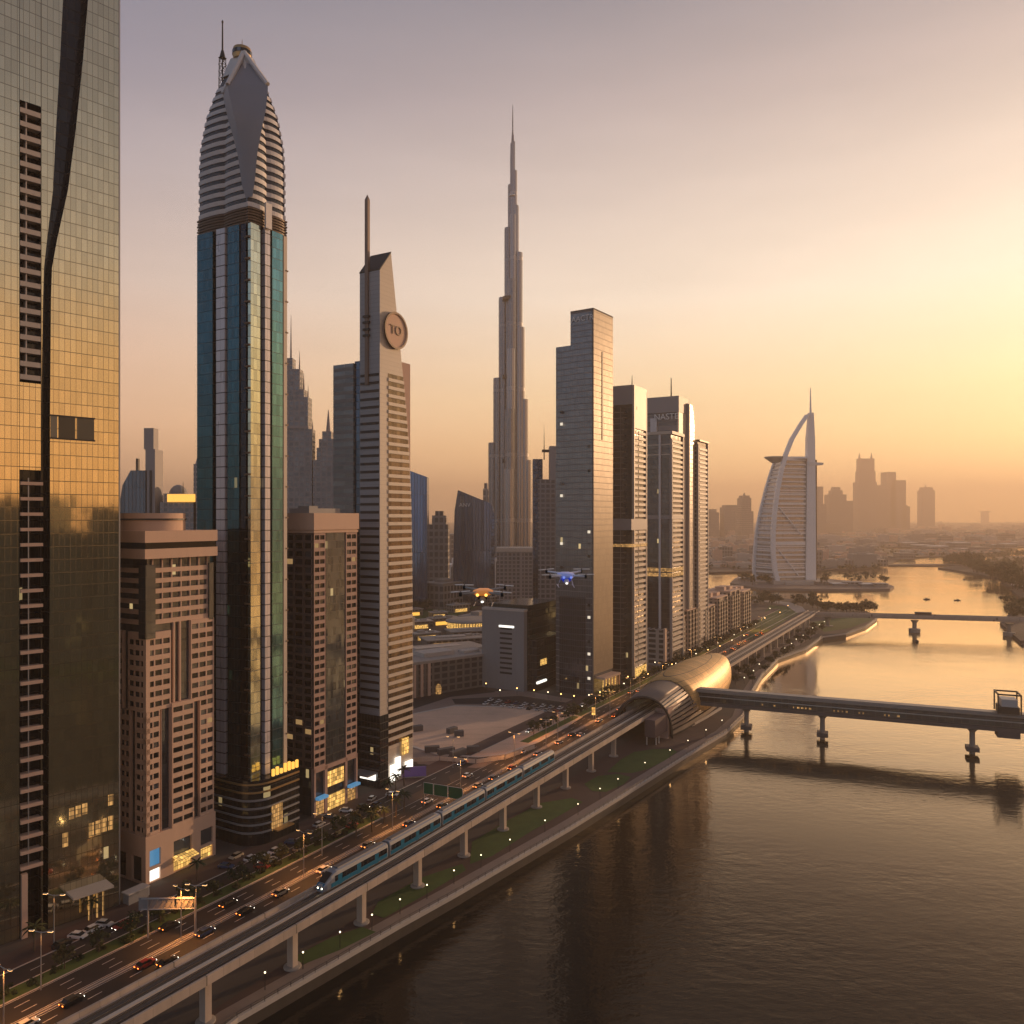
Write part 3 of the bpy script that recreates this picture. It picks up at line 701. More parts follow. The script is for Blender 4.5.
for a_ in (top[0], top[3]):
    b.tube([a_, (L * .36, D * .36, apex_z + .4)], .9, 6)
for a_ in (top[1], top[2]):
    b.tube([a_, (L * .36, D * .36, apex_z + .4)], .75, 6)
b.loft([plan(fz(z(78, L / 2, D / 2)) + .03, z(78, L / 2, D / 2)), plan(.27, z(59, L / 2, D / 2))])
T.part('gable_frame', b, M['crownwhite'])
cc = (L / 2, D / 2, 0); zc0, zc1 = z(60, L / 2, D / 2), z(47, L / 2, D / 2)
T.part('roof_cabin', MB().lathe([(2.6, zc0), (2.8, zc0 + 1.2), (2.9, zc1 - 1.4), (2.6, zc1 - .6), (1.2, zc1 - .2), (.15, zc1), (.08, zc1 + 2.2), (.02, zc1 + 2.3)], cc, 18), M['gold'], smooth=True)
T.part('roof_cabin_window', MB().lathe([(2.95, zc0 + 1.3), (3.0, zc0 + 2.4)], cc, 18), M['pane_dark'])
# mast on the far left shoulder
mx = L * .35; my = T.Y(222.5, mx)
mb = MB(); m0, m1, m2 = z(96, mx, my), z(58, mx, my), z(20, mx, my); r = .85
for sx, sy in ((-1, -1), (1, -1), (1, 1), (-1, 1)): mb.tube([(mx + sx * r, my + sy * r, m0 - 8), (mx + sx * r * .8, my + sy * r * .8, m1)], .16, 4)
n = 9
for k in range(n):
    za, zb = m0 - 8 + (m1 - m0 + 8) * k / n, m0 - 8 + (m1 - m0 + 8) * (k + 1) / n
    for (ax, ay), (bx, by) in (((-1, -1), (1, -1)), ((1, -1), (1, 1)), ((1, 1), (-1, 1)), ((-1, 1), (-1, -1))):
        mb.tube([(mx + ax * r, my + ay * r, za), (mx + bx * r * .9, my + by * r * .9, zb)], .09, 4); mb.tube([(mx + ax * r, my + ay * r, zb), (mx + bx * r, my + by * r, zb)], .10, 4)
mb.lathe([(.95, m1), (.5, m1 + 2.0), (.28, m1 + 2.6), (.2, m2 - 1), (.3, m2 - .9), (.3, m2 - .4), (.05, m2)], (mx, my, 0), 8)
T.part('mast', mb, M['darksteel'])
T.part('collar_sign', MB().box(pR(262), pR(268), -1.7, -1.1, z(233, 9), z(208, 9)), M['crownwhite'])
# podium: curved dark glass storeys, gold light on top put into a glowing rim
zp0 = z(775)
def podplan(o_, zz): 
    out = []
    for a in range(0, 91, 15): out.append((-2 - o_ + 7 - 7 * math.sin(R_(a)) , 5 - 7 * math.cos(R_(a)) - o_ - 2, zz))
    return [(L + 1, -4 - o_, zz)] + [(5 - (7 + o_) * math.sin(R_(a)), 3 - (7 + o_) * math.cos(R_(a)), zz) for a in range(0, 91, 15)] + [(-2 - o_, D + 2, zz), (L + 1, D + 2, zz)]
podg = facade('podium glass', (.05, .055, .06), (.02, .02, .02), 1.6, 3.4, .07, .2, metal=.75, rough=.06, lit=.05, lits=.7)
T.part('podium', MB().loft([podplan(0, 0), podplan(0, zp0 - 1.5)]), podg)
for k in range(7):
    zz = 3.6 + k * (zp0 - 5) / 6.6
    T.part('podium_band', MB().loft([podplan(.35, zz), podplan(.35, zz + .5)]), M['grey_clad'] if k < 5 else M['gold'])
b = MB()
for k in range(7): b.box(T.R(262) + k * 1.6, T.R(262) + k * 1.6 + .8, -4.6, -4.0, zp0 - 1.0, zp0 + random.uniform(.4, 1.8))
T.part('gold_lit_rim', b, M['shopgold'])
T.part('entrance', MB().box(T.R(262), T.R(272), -4.5, -3.8, 3.5, 11), M['shopdim'])
T.part('entrance_canopy', MB().box(T.R(262), T.R(279), -6.5, -4, 3.6, 4.0), M['gold'])

# --- brown slab tower
T = Tower('slab_tower', 'dark brown slab tower with sunlit fascia and a central strip of black glass', 'office tower', 314, 818, 357, 285, D=26)
z = T.z; L, D = T.L, T.D; H = z(513)
T.part('core', MB().box(.6, L - .4, .6, D, 0, H - 1), M['glassdark'])
wall = MB(); rects = []; zf = z(533); fh = 2.62; z0 = z(770)
for p0, p1, pr in ((0.0, 325.5, 0.0), (346, L, 0.0)):
    u0, u1 = (p0 if isinstance(p0, float) and p0 < 50 else T.R(p0)), (p1 if p1 is L else T.R(p1))
    F = T.FR(-pr); rects += grid_wall(wall, F, u0, u1, z0, zf, cells(u0 + .2, u1 - .2, 2, .86), floors(z0 + .1, zf, fh, .7, 2.15), .35)
    for u in (u0, u1): wall.face([F(u, 0), F(u, zf), F(u, zf, 1.2), F(u, 0, 1.2)])
T.part('wall', wall, M['tan_d'])
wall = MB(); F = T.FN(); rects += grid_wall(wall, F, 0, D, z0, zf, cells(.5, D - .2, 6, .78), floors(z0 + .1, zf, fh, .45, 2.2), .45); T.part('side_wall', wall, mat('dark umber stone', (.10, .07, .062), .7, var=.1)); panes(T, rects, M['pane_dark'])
T.part('glass_strip', MB().box(T.R(326.5), T.R(345), .2, 1, z(785), zf), facade('strip glazing', (.12, .14, .16), (.02, .02, .02), 1.3, 2.62, .07, .2, metal=.7, lit=.04, lits=.7))
b = MB(); b.box(-.3, L + .3, -.3, D, zf, z(531)); b.box(-.5, L + .5, -.5, D, z(530), H); b.box(0, L, 0, D - .2, z(531), z(530)); T.part('fascia', b, M['tan'])
b = MB().box(3, L - 3, 5, 14, H, H + 1.6); b.box(5, 9, 7, 12, H + 1.6, H + 2.4); T.part('plant_room', b, M['grey_clad'])
b = MB()
for u0, u1 in ((-.1, .7), (T.R(324.5), T.R(327)), (T.R(345), T.R(347)), (L - .7, L + .1)): b.box(u0, u1, -.2, .8, 0, z0)
b.box(-.1, L + .1, -.2, .6, z0 - 1.2, z0 + .15); T.part('portal', b, M['tan_d'])
for k, (p0, p1, mm, ya, yb) in enumerate([(315, 324, 'shopdim', .3, 5), (327, 336, 'shop', .3, 5), (337, 345, 'shop', .3, 5), (347, 356, 'shopdim', .3, 4.5), (327, 344, 'shop', 8, 13)]):
    b = MB().box(T.R(p0), T.R(p1), .1, .5, ya, yb); T.part('shop_window', b, M[mm])
T.part('shop_sign', MB().box(T.R(315), T.R(324.5), -1.8, .0, 5.6, 6.4), M['shopblue']); T.part('shop_sign', MB().box(T.R(347), T.R(356.5), -1.8, .0, 5.2, 6.0), M['shopblue'])

# --- pale tapering tower with the round emblem
T = Tower('emblem_tower', 'pale tower with sloping edge, round emblem near the top and a flat blade spire', 'skyscraper', 380, 789, 412, 360)
z = T.z; L, D = T.L, T.D
def rz(px, py): x = T.R(px); return (x, z(py, x))
edge = [(413, 789), (412.5, 640), (412, 560), (411, 500), (408.5, 440), (404, 385), (400, 345), (396.5, 310), (391, 253)]
poly = [(0, 0)] + [rz(*e) for e in edge] + [(0, z(270))]
poly = [(a, max(0, c)) for a, c in poly]
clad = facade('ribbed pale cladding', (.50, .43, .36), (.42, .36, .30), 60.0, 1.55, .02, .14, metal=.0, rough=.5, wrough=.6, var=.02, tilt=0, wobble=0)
greyc_shade = facade('ribbed shaded grey cladding', (.34, .35, .37), (.25, .255, .27), 60.0, 1.55, .02, .14, metal=.1, rough=.45, wrough=.6, var=.03, tilt=0, wobble=0)  # cooler bluish tone of the shaded near face put into this colour
Zd = z(716)
b = MB().extrude([(a, 0, c) for a, c in poly], (0, D, 0)); T.part('wall', b, clad)
T.part('side_wall', MB().box(-.12, .02, .0, D, Zd, z(270) + .2), greyc_shade)
def xe(zz):
    tab = sorted((c, a) for a, c in [rz(*e) for e in edge]); return lerp_tab(tab, zz)
fz0 = T.z(371, 9); fh = 2.9; zs = []; zz = 14.0
while zz < fz0 - 1: zs.append(zz); zz += fh
u0 = T.R(388)
warmribbon = facade('warm ribbon glass', (.15, .115, .085), (.05, .04, .03), 1.6, 40, .10, .1, metal=.8, rough=.12, var=.35, tilt=.01, lit=.02, lits=.8)
for k, q_ in enumerate(zs):
    ue = xe(q_) - .25
    MB().box(u0, ue, -.06, .1, q_, q_ + 1.55).build('ribbon_window', warmribbon, T.root)
    MB().box(u0, ue + .15, -.30, .0, q_ - 1.25, q_ - .05).build('spandrel_band', M['offwhite'], T.root)
bands(T, T.FN(-.12), .3, D - .3, [q_ + .1 for q_ in zs if q_ > Zd][: 42], .95, .12, M['black'], 'ribbon_window', inward=.05)
T.part('lower_block', MB().box(-.35, T.R(387.5), -.35, D + .3, 0, Zd), facade('dark base glazing', (.07, .08, .095), (.03, .03, .03), 1.4, 2.9, .08, .3, metal=.75, lit=.02, lits=.8))
bands(T, T.FN(-.35), .0, D, [3.5 + 2.9 * k for k in range(int(Zd / 2.9) - 1)], .6, .1, M['conc_dark'], 'sill_band', inward=.05)
# round emblem
ec = rz(394, 331); er = (z(314, ec[0]) - z(349, ec[0])) / 2
b = MB(); n = 40
b.loft([[(ec[0] + rr * math.cos(2 * math.pi * k / n), dd, ec[1] + rr * math.sin(2 * math.pi * k / n)) for k in range(n)] for rr, dd in ((er, .1), (er, -1.1), (er * .93, -1.1), (er * .93, -.8), (.01, -.8))])
T.part('emblem', b, M['tan'])
b = MB().loft([[(ec[0] + rr * math.cos(2 * math.pi * k / n), dd, ec[1] + rr * math.sin(2 * math.pi * k / n)) for k in range(n)] for rr, dd in ((er + .35, -.6), (er + .35, -1.25), (er * .95, -1.25))], cap=False); T.part('emblem_rim', b, M['bronze'])
tm = text_mesh("TO", er * .75, M['bronze'], .3); o = inst('emblem_lettering', tm, T.root, (ec[0], -.95, ec[1])); o.rotation_euler = (R_(90), 0, 0)
# blade spire on the near face
sx_, sy_ = -.2, D * .62
b = MB(); b.box(-.75, .5, sy_ - .7, sy_ + .7, z(385, 0, sy_), z(200, 0, sy_)); b.loft([[(-.75, sy_ - .7, z(200, 0, sy_)), (.5, sy_ - .7, z(200, 0, sy_)), (.5, sy_ + .7, z(200, 0, sy_)), (-.75, sy_ + .7, z(200, 0, sy_))], [(-.15, sy_ - .05, z(195, 0, sy_)), (0, sy_ - .05, z(195, 0, sy_)), (0, sy_ + .05, z(195, 0, sy_)), (-.15, sy_ + .05, z(195, 0, sy_))]])
T.part('spire', b, mat('brown spire metal', (.20, .14, .11), .45, .4))
b = MB()
for py in (318, 324, 331, 337): b.box(-1.1, .5, sy_ - 1.4, sy_ + 1.4, z(py, 0, sy_), z(py, 0, sy_) + .8)
T.part('spire_bracket', b, M['darksteel'])
# flank wings behind
y1 = T.N(331)
fl = facade('flank glazing', (.16, .165, .17), (.24, .23, .22), 9.0, 2.9, .3, 1.35, metal=.5, rough=.15, lit=.01, lits=.8)
T.part('flank_wing', MB().box(1.2, L * .75, D + 4.2, y1, 0, z(363, 0, D + 6)), fl)
T.part('glass_slot', MB().box(2.0, L * .7, D, D + 4.2, 0, z(360, 0, D + 2)), facade('blue slot glass', (.07, .11, .16), (.02, .02, .02), 1.4, 2.9, .06, .2, metal=.8))
xw = L + 1.0
T.part('rear_wing', MB().box(L * .6, L + 2.2, 2.5, D + 8, 0, z(364, L, 5)), M['tan_d'])
T.part('roof_parapet', MB().extrude([(-.15, -.1, z(270)), (T.R(391), -.1, T.z(253, T.R(391))), (T.R(391), -.1, T.z(253, T.R(391)) + .5), (-.15, -.1, z(270) + .5)], (0, D + .3, 0)), M['darksteel'])
for k, (p0, p1, mm, a_, c_) in enumerate([(394, 399, 'shopwhite', 2, 9), (389, 393, 'shopwhite', 1, 7), (401, 407, 'shop', 9, 15), (404, 411, 'shopwhite', 2, 6)]):
    T.part('shop_sign', MB().box(T.R(p0), T.R(p1), -.9, -.4, a_, c_), M[mm])
T.part('shop_sign', MB().box(-1.2, -.5, 1.5, D - 1, 3.0, 5.2), M['shopwhite']); T.part('entrance_canopy', MB().box(-6, -.4, .5, D - .5, 5.6, 6.0), M['grey_clad'])

# --- flat-topped grey slab tower with golden side
T = Tower('notched_tower', 'tall flat-topped grey tower with a notch, its golden side split by a dark slit', 'skyscraper', 593, 697, 612.5, 555, th=56)
z = T.z; L, D = T.L, T.D; H = z(310)
hg = facade('grey curtain wall', (.19, .195, .205), (.15, .15, .155), 1.5, 3.3, .12, .5, metal=.6, rough=.12, var=.15, tilt=.006, lit=.006, lits=1.0)
hr = facade('golden curtain wall', (.245, .185, .12), (.22, .165, .115), 1.5, 3.3, .16, .35, metal=.25, rough=.38, var=.10, tilt=.006, wobble=.012)
yn = T.N(570.5)
b = MB(); b.box(0, L, 0.1, yn, 0, H); T.part('main_shaft', b, hg)
T.part('side_shaft', MB().box(1.0, L, yn, D, 0, z(345, 0, yn)), hg)
T.part('river_wall', MB().box(-.05, L + .05, -.25, .1, 12, H + .4), hr)
us = T.R(602); T.part('slit', MB().box(us - .7, us + .5, -.4, .0, z(440, us), z(352, us)), M['black'])
T.part('corner_fin', MB().box(-.3, .25, -.35, .4, 0, H + .5), M['conc_dark'])
b = MB(); b.box(-.1, L + .1, -.3, .1, H + .4, H + 1.2); b.box(-.1, .1, .1, yn, H, H + 1.2); b.box(-.1, L, yn - .2, yn, H, H + 1.2); T.part('parapet', b, M['conc_dark'])
rects = []
zz = 9.0
while zz < z(400):
    for w_ in (1.6, D - 5.0):
        if random.random() < .72: rects.append([(-.03, w_, zz), (-.03, w_ + 1.7, zz), (-.03, w_ + 1.7, zz + 1.5), (-.03, w_, zz + 1.5)])
    zz += 6.6
panes(T, rects, pane_mat('dark balcony pane', (.04, .04, .045), lit=.35, litc=(1.0, .86, .66), lits=.9))
T.part('lower_glazing', MB().box(-.3, .1, 4.5, D - 3.0, 0, z(598)), facade('blue base glass', (.12, .135, .155), (.08, .085, .095), 1.4, 3.3, .07, .2, metal=.8, lit=.02, lits=.8))
tm = text_mesh("AACTR", 4.2, M['white'], .3); o = inst('roof_lettering', tm, T.root, (-.35, yn * .45, z(317))); o.rotation_euler = (R_(90), 0, R_(-90))
b = MB(); b.box(2, L - 2, -6, -.4, 9.5, 10.6); 
for k in range(6): b.box(2.2 + k * (L - 5) / 5, 2.8 + k * (L - 5) / 5, -5.8, -5.2, 0, 9.5)
T.part('lobby_portico', b, M['tan'])
for k in range(5): T.part('lobby_window', MB().box(3.2 + k * (L - 5) / 5, 2.0 + (k + 1) * (L - 5) / 5, -4.5, -4.2, .3, 8.8), M['shop'])

# --- four towers receding behind it
def ribbon_tower(label, pxc, pyc, pxR, pxL, ytop, mw, mg, strips, fh=3.3, D=None, crown=None, name='ribbon_tower', wallm='offwhite', ybot=None):
    T = Tower(name, label, 'office tower', pxc, pyc, pxR, pxL, D=D); L, D_ = T.L, T.D; H = T.z(ytop)
    T.part('core', MB().box(0, L, 0, D_, 0, H), mg)
    zs = []; zz = 8.0
    while zz < H - 3: zs.append(zz); zz += fh
    for u0, u1 in strips:
        bands(T, T.FR(), u0 * L, u1 * L, zs, fh * .48, .7, M[wallm], 'spandrel_band', limit=50)
    return T, H
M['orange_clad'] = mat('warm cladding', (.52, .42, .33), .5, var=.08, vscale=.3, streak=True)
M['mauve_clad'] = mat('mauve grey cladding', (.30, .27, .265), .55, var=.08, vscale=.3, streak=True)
dg1 = facade('smoke glass', (.10, .10, .105), (.05, .045, .04), 1.6, 3.3, .1, .4, metal=.6, lit=.008, lits=1)
T, H = ribbon_tower('slim tower with orange ribbed side and solid mauve top, next to the grey slab', 633, 681, 645.5, 612, 385, 0, dg1, [(.04, .30), (.36, .97)])
z = T.z; L, D = T.L, T.D
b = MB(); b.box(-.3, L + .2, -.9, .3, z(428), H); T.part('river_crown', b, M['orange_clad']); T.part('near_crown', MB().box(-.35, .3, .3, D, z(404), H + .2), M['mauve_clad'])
T.part('corner_pier', MB().box(-.3, .9, -.9, .6, 0, z(428)), M['orange_clad']); T.part('edge_pier', MB().box(L - .9, L + .3, -.95, .6, 0, H - 2), M['offwhite'])
T.part('front_wing', MB().box(-5, -.3, 4, D + 1, 0, z(408)), facade('banded front glass', (.09, .09, .095), (.16, .145, .13), 6.0, 3.3, .5, .5, metal=.6))
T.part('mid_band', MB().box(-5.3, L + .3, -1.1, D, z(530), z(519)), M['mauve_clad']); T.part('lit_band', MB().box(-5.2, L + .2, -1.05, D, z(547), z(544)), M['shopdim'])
T.part('antenna', MB().tube([(1, 1, H), (1, 1, H + 6)], .35, 6, .15), M['darksteel'])
T.part('lobby_window', MB().box(1, L - 1, -1.0, -.6, .5, 7), M['shop'])
for k in range(2): T.part('wall_light', MB().box(1.5 + k * 2, 2.6 + k * 2, -1.0, -.85, z(433 - 24 * k), z(430 - 24 * k)), M['bronze'])

T, H = ribbon_tower('dark glass tower with white vertical fin and ribbed bright side, lower than its neighbours', 671, 664, 682.5, 646.5, 434, 0, dg1, [(.08, .96)])
z = T.z; L, D = T.L, T.D
T.part('white_fin', MB().box(-1.0, .1, D * .40, D * .48, 0, H + 1), M['crownwhite'])
T.part('corner_pier', MB().box(-.4, .6, -.9, .8, 0, H - 3), M['mauve_clad']); T.part('edge_pier', MB().box(L - 1, L + .4, -1.0, .5, 0, H), M['offwhite'])
T.part('cornice', MB().box(-1.2, L + .6, -1.3, D + .3, H, H + 2.0), M['offwhite'])
b = MB()
for py in (445, 455): b.box(-.5, .1, .8, D, z(py), z(py) + .9)
T.part('top_band', b, M['offwhite'])
for py, mm in ((519, 'mauve_clad'), (577, 'shopdim'), (572, 'shopdim')): T.part('storey_band', MB().box(-.8, L + .2, -.95, D, z(py), z(py) + 2.4), M[mm])
T.part('annex', MB().box(-10, -.5, 1, D, 0, z(629)), facade('annex wall', (.10, .10, .105), (.42, .36, .31), 7, 3.4, 2.2, 1.3, metal=.5, wrough=.7))
T.part('annex_pier', MB().box(-10.5, -7.5, .4, 1.6, 0, z(627)), M['tan'])

T, H = ribbon_tower('broad flat-topped tower with white rooftop lettering, behind the dark finned tower', 677.5, 655, 686, 640, 396, 0, facade('banded mauve wall', (.12, .11, .11), (.27, .245, .24), 40, 6.6, .1, 3.2, metal=.4), [], D=24)
z = T.z; L, D = T.L, T.D
T.part('crown', MB().box(-1.5, L + .5, -1.5, D + .5, z(412), H), M['mauve_clad']); T.part('river_wall', MB().box(-.8, L + .5, -1.2, .1, 0, z(412)), M['orange_clad'])
T.part('side_fin', MB().box(-1.2, 0, D * .62, D * .82, 0, z(417)), M['crownwhite'])
T.part('spire', MB().tube([(2, D * .22, H), (2, D * .22, z(377))], .55, 6, .3), M['darksteel'])
tm = text_mesh("NASTE", 6.0, M['white'], .4); o = inst('roof_lettering', tm, T.root, (-1.75, D * .32, z(416.5))); o.rotation_euler = (R_(90), 0, R_(-90))
T.part('entrance_sign', MB().box(-14, -12, -3, 3, 0, 15), mat('dark red sign', (.25, .03, .03), .5))

T = Tower('curved_top_tower', 'tower with a curved shoulder on its right, tallest behind the banded balconies', 'office tower', 689, 652, 694.5, 681.5); z = T.z; L, D = T.L, T.D
H = z(404)
pl = [(0, 0), (L, 0), (L, z(425, L))] + [(L * (1 - .45 * k / 6) , z(425, L) + (H - z(425, L)) * math.sin(math.pi / 2 * k / 6)) for k in range(1, 7)] + [(0, H)]
T.part('wall', MB().extrude([(a, 0, c) for a, c in pl], (0, D, 0)), facade('fine ribbed wall', (.42, .36, .30), (.30, .26, .22), 2.4, 3.3, .5, .5, metal=.2, rough=.35))
T.part('near_wall', MB().box(-.5, .05, .6, D, 0, H + .5), M['mauve_clad']); T.part('edge_pier', MB().box(-.6, .4, -.6, .6, 0, H), M['offwhite'])

T, H = ribbon_tower('slender balcony tower at the right end of the row', 697.5, 649, 707, 690.5, 441, 0, facade('brown balcony wall', (.13, .11, .10), (.33, .27, .22), 3.4, 3.3, .9, 1.2, metal=.3, lit=.004, lits=1), [(.12, .95)])
L, D = T.L, T.D; T.part('corner_pier', MB().box(-.5, .8, -.9, .6, 0, H - 2), M['mauve_clad']); T.part('roof_canopy', MB().box(1, L + 1, -1.4, D * .4, H, H + 1.2), M['bronze']); T.part('edge_pier', MB().box(L - .5, L + .5, -1, .5, 0, H), M['offwhite'])
# ------------------------------------------------------------------ stepped spire tower (tallest) in the middle distance
dB = 1100.0; kx = dB / FPX
cxB = (512.5 - CX) * kx
zB = lambda py: CAMH + (HY - py) * kx - LAND
root = thing('spire_skyscraper', 'tallest stepped tower tapering to a needle spire, grey and ribbed', 'skyscraper', (cxB, dB, LAND))
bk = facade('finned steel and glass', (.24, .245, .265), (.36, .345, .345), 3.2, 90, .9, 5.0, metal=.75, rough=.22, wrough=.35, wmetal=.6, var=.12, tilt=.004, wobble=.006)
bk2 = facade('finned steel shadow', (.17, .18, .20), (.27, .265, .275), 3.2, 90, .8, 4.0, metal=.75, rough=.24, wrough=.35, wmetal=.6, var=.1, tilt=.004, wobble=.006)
def col(x, y, r, h, m, name='tier'):
    n = 14
    b = MB().lathe([(r, 0), (r, h - 2.5), (r * .97, h - 2.4), (r * .97, h)], (x, y, 0), n); b.build(name, m, root, smooth=False)
left = [(488, 442), (493, 377), (498.5, 296), (504.3, 226), (507.8, 183), (510, 153)]
right = [(531.8, 460), (528.5, 399), (525, 327), (522.8, 252), (519, 205), (517.2, 170), (515.2, 141)]
for k, (px, py) in enumerate(left):
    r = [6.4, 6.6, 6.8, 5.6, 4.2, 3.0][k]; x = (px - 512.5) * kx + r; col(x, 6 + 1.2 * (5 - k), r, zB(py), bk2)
for k, (px, py) in enumerate(right):
    r = [6.4, 6.2, 6.4, 6.2, 5.0, 4.0, 2.6][k]; x = (px - 512.5) * kx - r; col(x, 2 + .6 * (6 - k), r, zB(py), bk)
for k, (px, py, y) in enumerate([(509, 470, -14), (510, 410, -9), (511, 350, -6), (512, 280, -3), (513, 215, -1)]):
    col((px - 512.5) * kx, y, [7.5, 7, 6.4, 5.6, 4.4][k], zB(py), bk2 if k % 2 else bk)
col(0, 2, 3.1, zB(143), bk, 'core')
MB().lathe([(2.2, zB(145)), (1.7, zB(136)), (1.0, zB(132)), (.8, zB(120)), (.35, zB(104))], (.3, 2, 0), 8).build('spire', bk2, root)
for py in (300, 462, 378): MB().lathe([(9, zB(py)), (9, zB(py) + 4)], (-5, 0, 0), 14).build('mechanical_band', M['darksteel'], root)
MB().lathe([(1.5, zB(196)), (4.6, zB(196)), (4.6, zB(195)), (1.5, zB(195))], (0, 1, 0), 12).build('terrace', M['white'], root)

# ------------------------------------------------------------------ sail shaped hotel on its island
dS = 1176.0; ks = dS / FPX; X0 = (811 - CX) * ks
root = thing('sail_tower', 'white sail-shaped hotel tower with a tall mast, standing on the island', 'hotel', (X0, dS, LAND))
zS = lambda py: max(0.0, CAMH + (HY - py) * ks - LAND)
xS = lambda px: (px - 811) * ks
bowT = [(586, 774.5), (570, 771), (550, 769), (530, 769.2), (510, 771), (490, 773.5), (470, 777.5), (455, 782), (440, 789), (425, 799), (415, 806.5)]
outT = [(586, 755.5), (570, 754), (550, 755), (530, 757), (510, 761), (490, 766), (470, 772), (459, 776)]
bow = lambda zz: lerp_tab([(zS(a), xS(b)) for a, b in bowT], zz); outx = lambda zz: lerp_tab([(zS(a), xS(b)) for a, b in outT], zz)
ztop = zS(459)
sailw = facade('sail glazing', (.38, .37, .36), (.80, .76, .72), 200, 8.2, .1, 2.0, metal=.45, rough=.25, wrough=.5, var=.05)
zz_ = [ztop * k / 16 for k in range(17)]
MB().loft([[(xS(806), 0, q_), (bow(q_), -16, q_), (outx(q_) + 7.2, 26, q_), (xS(812), 8, q_)] for q_ in zz_]).build('hotel_body', sailw, root)
# bow frame, mast, crossing beams
wp = mat('hotel white', (.90, .88, .85), .45, var=.04)
def ribbon(pts, wdt, name): 
    b = MB(); b.loft([[(x - wdt / 2, y - 3, z_), (x + wdt / 2, y - 3, z_), (x + wdt / 2, y + 3, z_), (x - wdt / 2, y + 3, z_)] for x, y, z_ in pts]); return b.build(name, wp, root)
ribbon([(xS(b_), -17.5 + 14 * max(0, (zS(a) - ztop) / (zS(415) - ztop)), zS(a)) for a, b_ in bowT], 6.0, 'bow_frame')
ribbon([(xS(b_) + 7, 24, zS(a)) for a, b_ in outT], 4.0, 'bow_frame')
MB().loft([[(xS(px) - w_, -4, z_), (xS(px) + w_, -4, z_), (xS(px) + w_, 5, z_), (xS(px) - w_, 5, z_)] for px, w_, z_ in ((810, 7.5, 0), (810.3, 6.6, zS(500)), (810.3, 5.6, zS(440)), (810.8, 3.0, zS(413)))]).build('mast', wp, root)
MB().box(xS(814.5), xS(816.2), -3, 6, 0, zS(460)).build('mast_back', M['bronze'], root)
MB().tube([(xS(810.6), 0, zS(414)), (xS(810.4), 0, zS(388))], 1.6, 6, .5).build('mast_needle', wp, root)
for py in (505, 545): 
    q_ = zS(py); MB().extrude([(bow(q_), -18.5, q_), (xS(804), -6, q_), (xS(804), -6, q_ + 3.4), (bow(q_), -18.5, q_ + 3.4)], (0, 1.5, 0)).build('cross_beam', wp, root)
q_ = 9.0
while q_ < ztop - 3:
    MB().extrude([(bow(q_) + 1, -17.6, q_), (xS(805), -3.5, q_), (xS(805), -3.5, q_ + 1.7), (bow(q_) + 1, -17.6, q_ + 1.7)], (0, 2.5, 0)).build('balcony_band', wp, root)
    MB().extrude([(outx(q_) + 7, 23, q_), (bow(q_), -16.8, q_), (bow(q_), -16.8, q_ + 1.5), (outx(q_) + 7, 23, q_ + 1.5)], (-.8, -.6, 0)).build('balcony_band', wp, root); q_ += 6.3
for p0, p1 in (((776, 508), (800, 535)), ((774, 548), (797, 575))):
    MB().tube([(xS(p0[0]), -15, zS(p0[1])), (xS(p1[0]), -6, zS(p1[1]))], .9, 5).build('diagonal_brace', wp, root)
MB().box(xS(779), xS(806), -10, 10, ztop, ztop + 3).build('roof_terrace', wp, root)
MB().lathe([(5, zS(463)), (13, zS(459)), (15, zS(458)), (15, zS(457)), (.1, zS(457))], (xS(774), -4, 0), 24).build('helipad', M['conc_pale'], root)
MB().loft([[(xS(808), -5, zS(466)), (xS(822.5), -3, zS(465)), (xS(822.5), 3, zS(465)), (xS(808), 5, zS(466))], [(xS(808), -6, zS(462)), (xS(822.5), -4, zS(463)), (xS(822.5), 4, zS(463)), (xS(808), 6, zS(462))]]).build('sky_restaurant', wp, root)
b = MB(); b.box(xS(768), xS(818), -26, 10, 0, 5); b.box(xS(778), xS(806), -32, -26, 0, 3.4); b.build('podium', M['conc_pale'], root)

# ------------------------------------------------------------------ background towers and skyline
def bld(name, label, cat, px0, px1, ybase, ytop, m, depth=None, rz=0.0, group=None, parts=(), gz=LAND):
    """building whose front spans px0..px1; parts: (name, material, [(x0,x1 fraction, z0,z1 fraction, d0,d1 fraction)...])"""
    d = (CAMH - gz) * FPX / (ybase - HY); k = d / FPX; w_ = (px1 - px0) * k; h_ = (ybase - ytop) * k; dep = depth or w_
    root = thing(name, label, cat, ((px0 + px1) / 2 * k - CX * k, d, gz), rz, group)
    for nm, mm, boxes in ([('wall', m, [(0, 1, 0, 1, 0, 1)])] if not parts else []) + list(parts):
        b = MB()
        for e in boxes:
            if e[0] == 'spire': b.tube([((e[1] - .5) * w_, dep * e[4], e[2] * h_), ((e[1] - .5) * w_, dep * e[4], e[3] * h_)], e[5] * w_, 6, .15 * e[5] * w_)
            elif e[0] == 'poly': b.extrude([((a - .5) * w_, dep * e[2], c * h_) for a, c in e[1]], (0, dep * (e[3] - e[2]), 0))
            elif e[0] == 'dome': b.lathe([(e[4] * w_ * math.cos(q_), e[2] * h_ + (e[3] - e[2]) * h_ * math.sin(q_)) for q_ in [R_(a) for a in (0, 20, 40, 60, 78, 89)]], ((e[1] - .5) * w_, dep * .5, 0), 16)
            else: b.box((e[0] - .5) * w_, (e[1] - .5) * w_, e[4] * dep, e[5] * dep, e[2] * h_, e[3] * h_)
        b.build(nm, mm, root)
    return root, w_, h_, k
fbg = facade('distant grey wall', (.15, .15, .16), (.27, .25, .25), 4.2, 4.0, 1.3, 1.3, metal=.5, rough=.15, wrough=.6)
